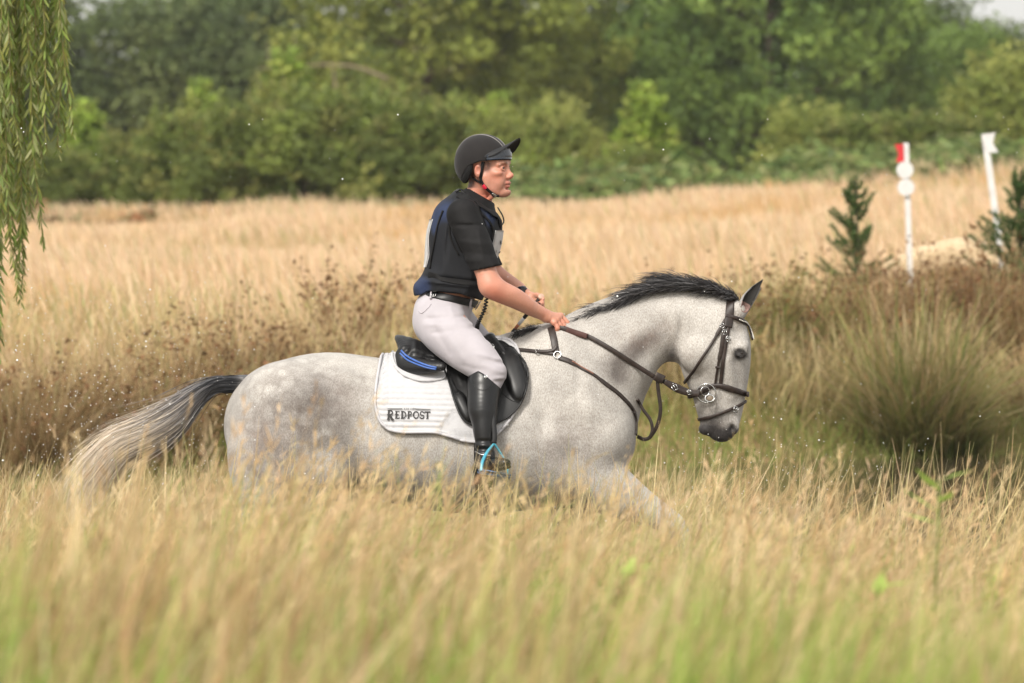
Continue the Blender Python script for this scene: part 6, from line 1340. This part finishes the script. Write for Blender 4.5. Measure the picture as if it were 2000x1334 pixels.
# --- helmet -----------------------------------------------------------------------------
HE = Field(lo-.03, hi+.03, .003); HE.ell(h(-.008, 0, .030), (.110, .094, .104), HR, k=0); HE.ell(h(-.030, 0, .006), (.090, .088, .088), HR, k=.02)
X, Y, Z = HE.xyz(); x, y, z = X-HC[0], Y-HC[1], Z-HC[2]; la, lbb, lc = (HR[k][0]*x+HR[k][1]*y+HR[k][2]*z for k in range(3))
edge = np.where(la > .01, .020+(la-.01)*.10, np.where(la > -.035, .004+(la+.035)*.35, .004-(-.035-la)*1.15)); edge = np.maximum(edge, -.066)
HE.f = np.maximum(HE.f, (edge-lc).astype(np.float32)*.8)
inn = HE.copy(); inn.f[:] = .3; inn.ell(h(-.006, 0, .026), (.0985, .081, .0925), HR, k=0); HE.f = np.maximum(HE.f, -inn.f)
V, Q = HE.mesh(1)
M_HELM = mat_plain('helmet_cover', (.013, .011, .011), .85, .1, 20, 900, .3, .0006, sheen=.12, spec=.3)
helm = mesh_obj('helmet', V, Q, M_HELM, rider); HET = bvh(V, Q)
# grey seam piping over the crown
M_PIPE = mat_plain('reflective_piping', (.22, .21, .20), .5)
t = np.linspace(-.03, math.pi*.80, 40); 
for bb in (.028, -.028):
    pts = []
    for a_ in np.linspace(.15, 2.9, 40):
        d = HR[0]*math.cos(a_)+HR[2]*math.sin(a_)+HR[1]*bb/.1*(.4+.6*math.sin(a_)); o_ = h(-.008, 0, .03); r_ = HET.ray_cast(Vector(o_+d*.3), Vector(-d).normalized())
        if r_[0] is not None: pts.append(np.array(r_[0])+d*.0005)
    V, Q = tube(np.array(pts), .0019, 6); mesh_obj('piping', V, fixq(Q), M_PIPE, helm)
# peak
ph = np.linspace(-1.25, 1.25, 29); rows = []
for f_ in np.linspace(0, 1, 8):
    row = []
    for p_ in ph:
        L = max(0, math.cos(p_*1.2))**.5; root = (-.010+.102*math.cos(p_), .088*math.sin(p_), .030+.046*math.cos(p_))
        row.append(h(root[0]+L*f_*.060*math.cos(p_)**.5, root[1]+L*f_*math.sin(p_)*.022, root[2]+L*f_*(.074*math.cos(p_)**2-.034)-.006*f_*f_))
    rows.append(row)
G = np.array(rows); nr, nc = G.shape[:2]; i = np.arange(nr-1)[:, None]*nc; j = np.arange(nc-1)[None]; q0 = np.stack([i+j, i+j+1, i+nc+j+1, i+nc+j], -1).reshape(-1, 4)
V = np.vstack([G.reshape(-1, 3), G.reshape(-1, 3)+HR[2]*.0035]); e1 = np.concatenate([np.arange(nc-1), np.arange(nr-1)*nc+nc-1, (nr-1)*nc+np.arange(nc-1, 0, -1), np.arange(nr-1, 0, -1)*nc]); e2 = np.roll(e1, -1)
Q = np.vstack([q0, q0[:, ::-1]+nr*nc, np.stack([e1, e2, e2+nr*nc, e1+nr*nc], 1)]); mesh_obj('peak', V, Q, mat_plain('peak_cover', (.010, .010, .011), .7), helm)
# goggles pushed up on the forehead
def wrap(p0, p1, c0, c1, r0, name, mat, th=.006, par=helm, n=18, bulge=.004):
    G = []
    for i in range(6):
        v_ = i/5; row = []
        for p_ in np.linspace(p0, p1, n):
            cc = max(0, math.cos(p_*1.15)); lo_ = c0+.006*cc; hi2 = lo_+.004+(c1-c0)*cc**.7; rr = r0-.006*v_+bulge*math.sin(v_*3.14)*cc
            row.append(h(-.006+(.103+rr)*math.cos(p_), (.086+rr)*math.sin(p_), lo_+(hi2-lo_)*v_))
        G.append(row)
    G = np.array(G); nr, nc = G.shape[:2]; i = np.arange(nr-1)[:, None]*nc; j = np.arange(nc-1)[None]; q0 = np.stack([i+j, i+j+1, i+nc+j+1, i+nc+j], -1).reshape(-1, 4)
    inn_ = G.reshape(-1, 3)-((G.reshape(-1, 3)-h(0, 0, .03))*.06); V = np.vstack([G.reshape(-1, 3), inn_]); e1 = np.concatenate([np.arange(nc-1), np.arange(nr-1)*nc+nc-1, (nr-1)*nc+np.arange(nc-1, 0, -1), np.arange(nr-1, 0, -1)*nc]); e2 = np.roll(e1, -1)
    return mesh_obj(name, V, np.vstack([q0, q0[:, ::-1]+nr*nc, np.stack([e1, e2, e2+nr*nc, e1+nr*nc], 1)]), mat, par)
M_LENS = mat_plain('goggle_lens', (.018, .025, .04), .12, .1, bstr=0, spec=.8)
gg = wrap(-1.15, 1.15, .024, .062, .016, 'goggles', M_LENS); wrap(-1.2, 1.2, .020, .024, .015, 'goggle_frame', mat_plain('goggle_frame', (.012, .012, .013), .5), bulge=0)
# harness
UT = bvh(*join(headVQ, (bvhV:=HE.mesh(1))))
def hs_(name, pts, w_, mat=None, off=.002): return strap(name, pts, UT, w_, helm, mat or M_SHIRT, .003, off, n=6)
hs_('temple_strap', [(944, 316), (941, 328), (939, 342), (940, 354)], .013); hs_('chin_strap', [(940, 350), (944, 359), (951, 368), (960, 376), (968, 381), (975, 382)], .012)
hs_('rear_strap', [(924, 346), (930, 351), (940, 357)], .009); hs_('red_tab', [(944.5, 361), (949.5, 368)], .0165, mat_plain('red_webbing', (.65, .02, .05), .6), .004)
hs_('chin_buckle', [(961, 378), (968, 382)], .013, M_STEEL, .005)
NP = Field(h(-.12, .03, -.10)-.03, h(.0, .12, .03)+.03, .003) if False else None
for s in (-1, 1):
    NF = Field(np.min([h(-.12, s*.03, -.11), h(.02, s*.12, .04)], 0)-.03, np.max([h(-.12, s*.03, -.11), h(.02, s*.12, .04)], 0)+.03, .003)
    NF.chain([h(-.030, s*.083, .012), h(-.040, s*.080, -.02), h(-.060, s*.066, -.052)], [.013, .015, .015], k=0, u=HR[1], sq=.7)
    V, Q = NF.mesh(1); mesh_obj('harness_pad', V, Q, M_SHIRT, helm)
# --- watch and whip ---------------------------------------------------------------------
c = P(1020, 566, .112); ax = np.array([.15, .30, 1.0]); ax /= np.linalg.norm(ax); V, Q = tube([c-ax*.004, c+ax*.006, c+ax*.010], [.021, .021, .017], 20); wt = mesh_obj('wristwatch', V, fixq(Q), mat_plain('watch_case', (.012, .016, .03), .15), rider)
C = np.array([P(1020, 576, .115)+np.array([.0*math.cos(a)+.014*math.sin(a)*.4, .036*math.cos(a), .034*math.sin(a)]) for a in np.linspace(0, 6.28, 22)]); N = C-P(1020, 576, .115); V, Q = band(C, N, .018, .003); mesh_obj('watch_strap', V, fixq(Q), M_BLACKL, rider)
whip = empty('riding_whip', P(1030, 615, .05)); tag(whip, 'riding whip with white and orange bands held in the far hand of the rider', 'whip')
a0, a1 = P(1056, 581, .03), P(985, 668, .17)
def wp(t0, t1, r0, r1, nm, mat): V, Q = tube(np.linspace(a0+(a1-a0)*t0, a0+(a1-a0)*t1, 4), np.linspace(r0, r1, 4), 10); return mesh_obj(nm, V, fixq(Q), mat, whip)
M_WB = mat_plain('whip_black', (.015, .015, .015), .5); wp(0, .45, .009, .008, 'handle', mat_plain('whip_grip', (.02, .018, .016), .7)); wp(.45, .60, .0072, .007, 'white_band', M_WHITE); wp(.60, .70, .007, .0068, 'orange_band', mat_plain('whip_orange', (.45, .14, .05), .6)); wp(.70, 1.25, .0068, .004, 'shaft', M_WB)
d = (a0-a1)/np.linalg.norm(a0-a1); d2 = np.array([.25, -.8, .45]); d2 /= np.linalg.norm(d2); V, Q = tube([a0-d2*.004, a0+d2*.004, a0+d2*.010, a0+d2*.012], [.011, .0135, .0125, .009], 16); mesh_obj('knob', V, fixq(Q), mat_plain('whip_cap', (.55, .36, .27), .4), whip)
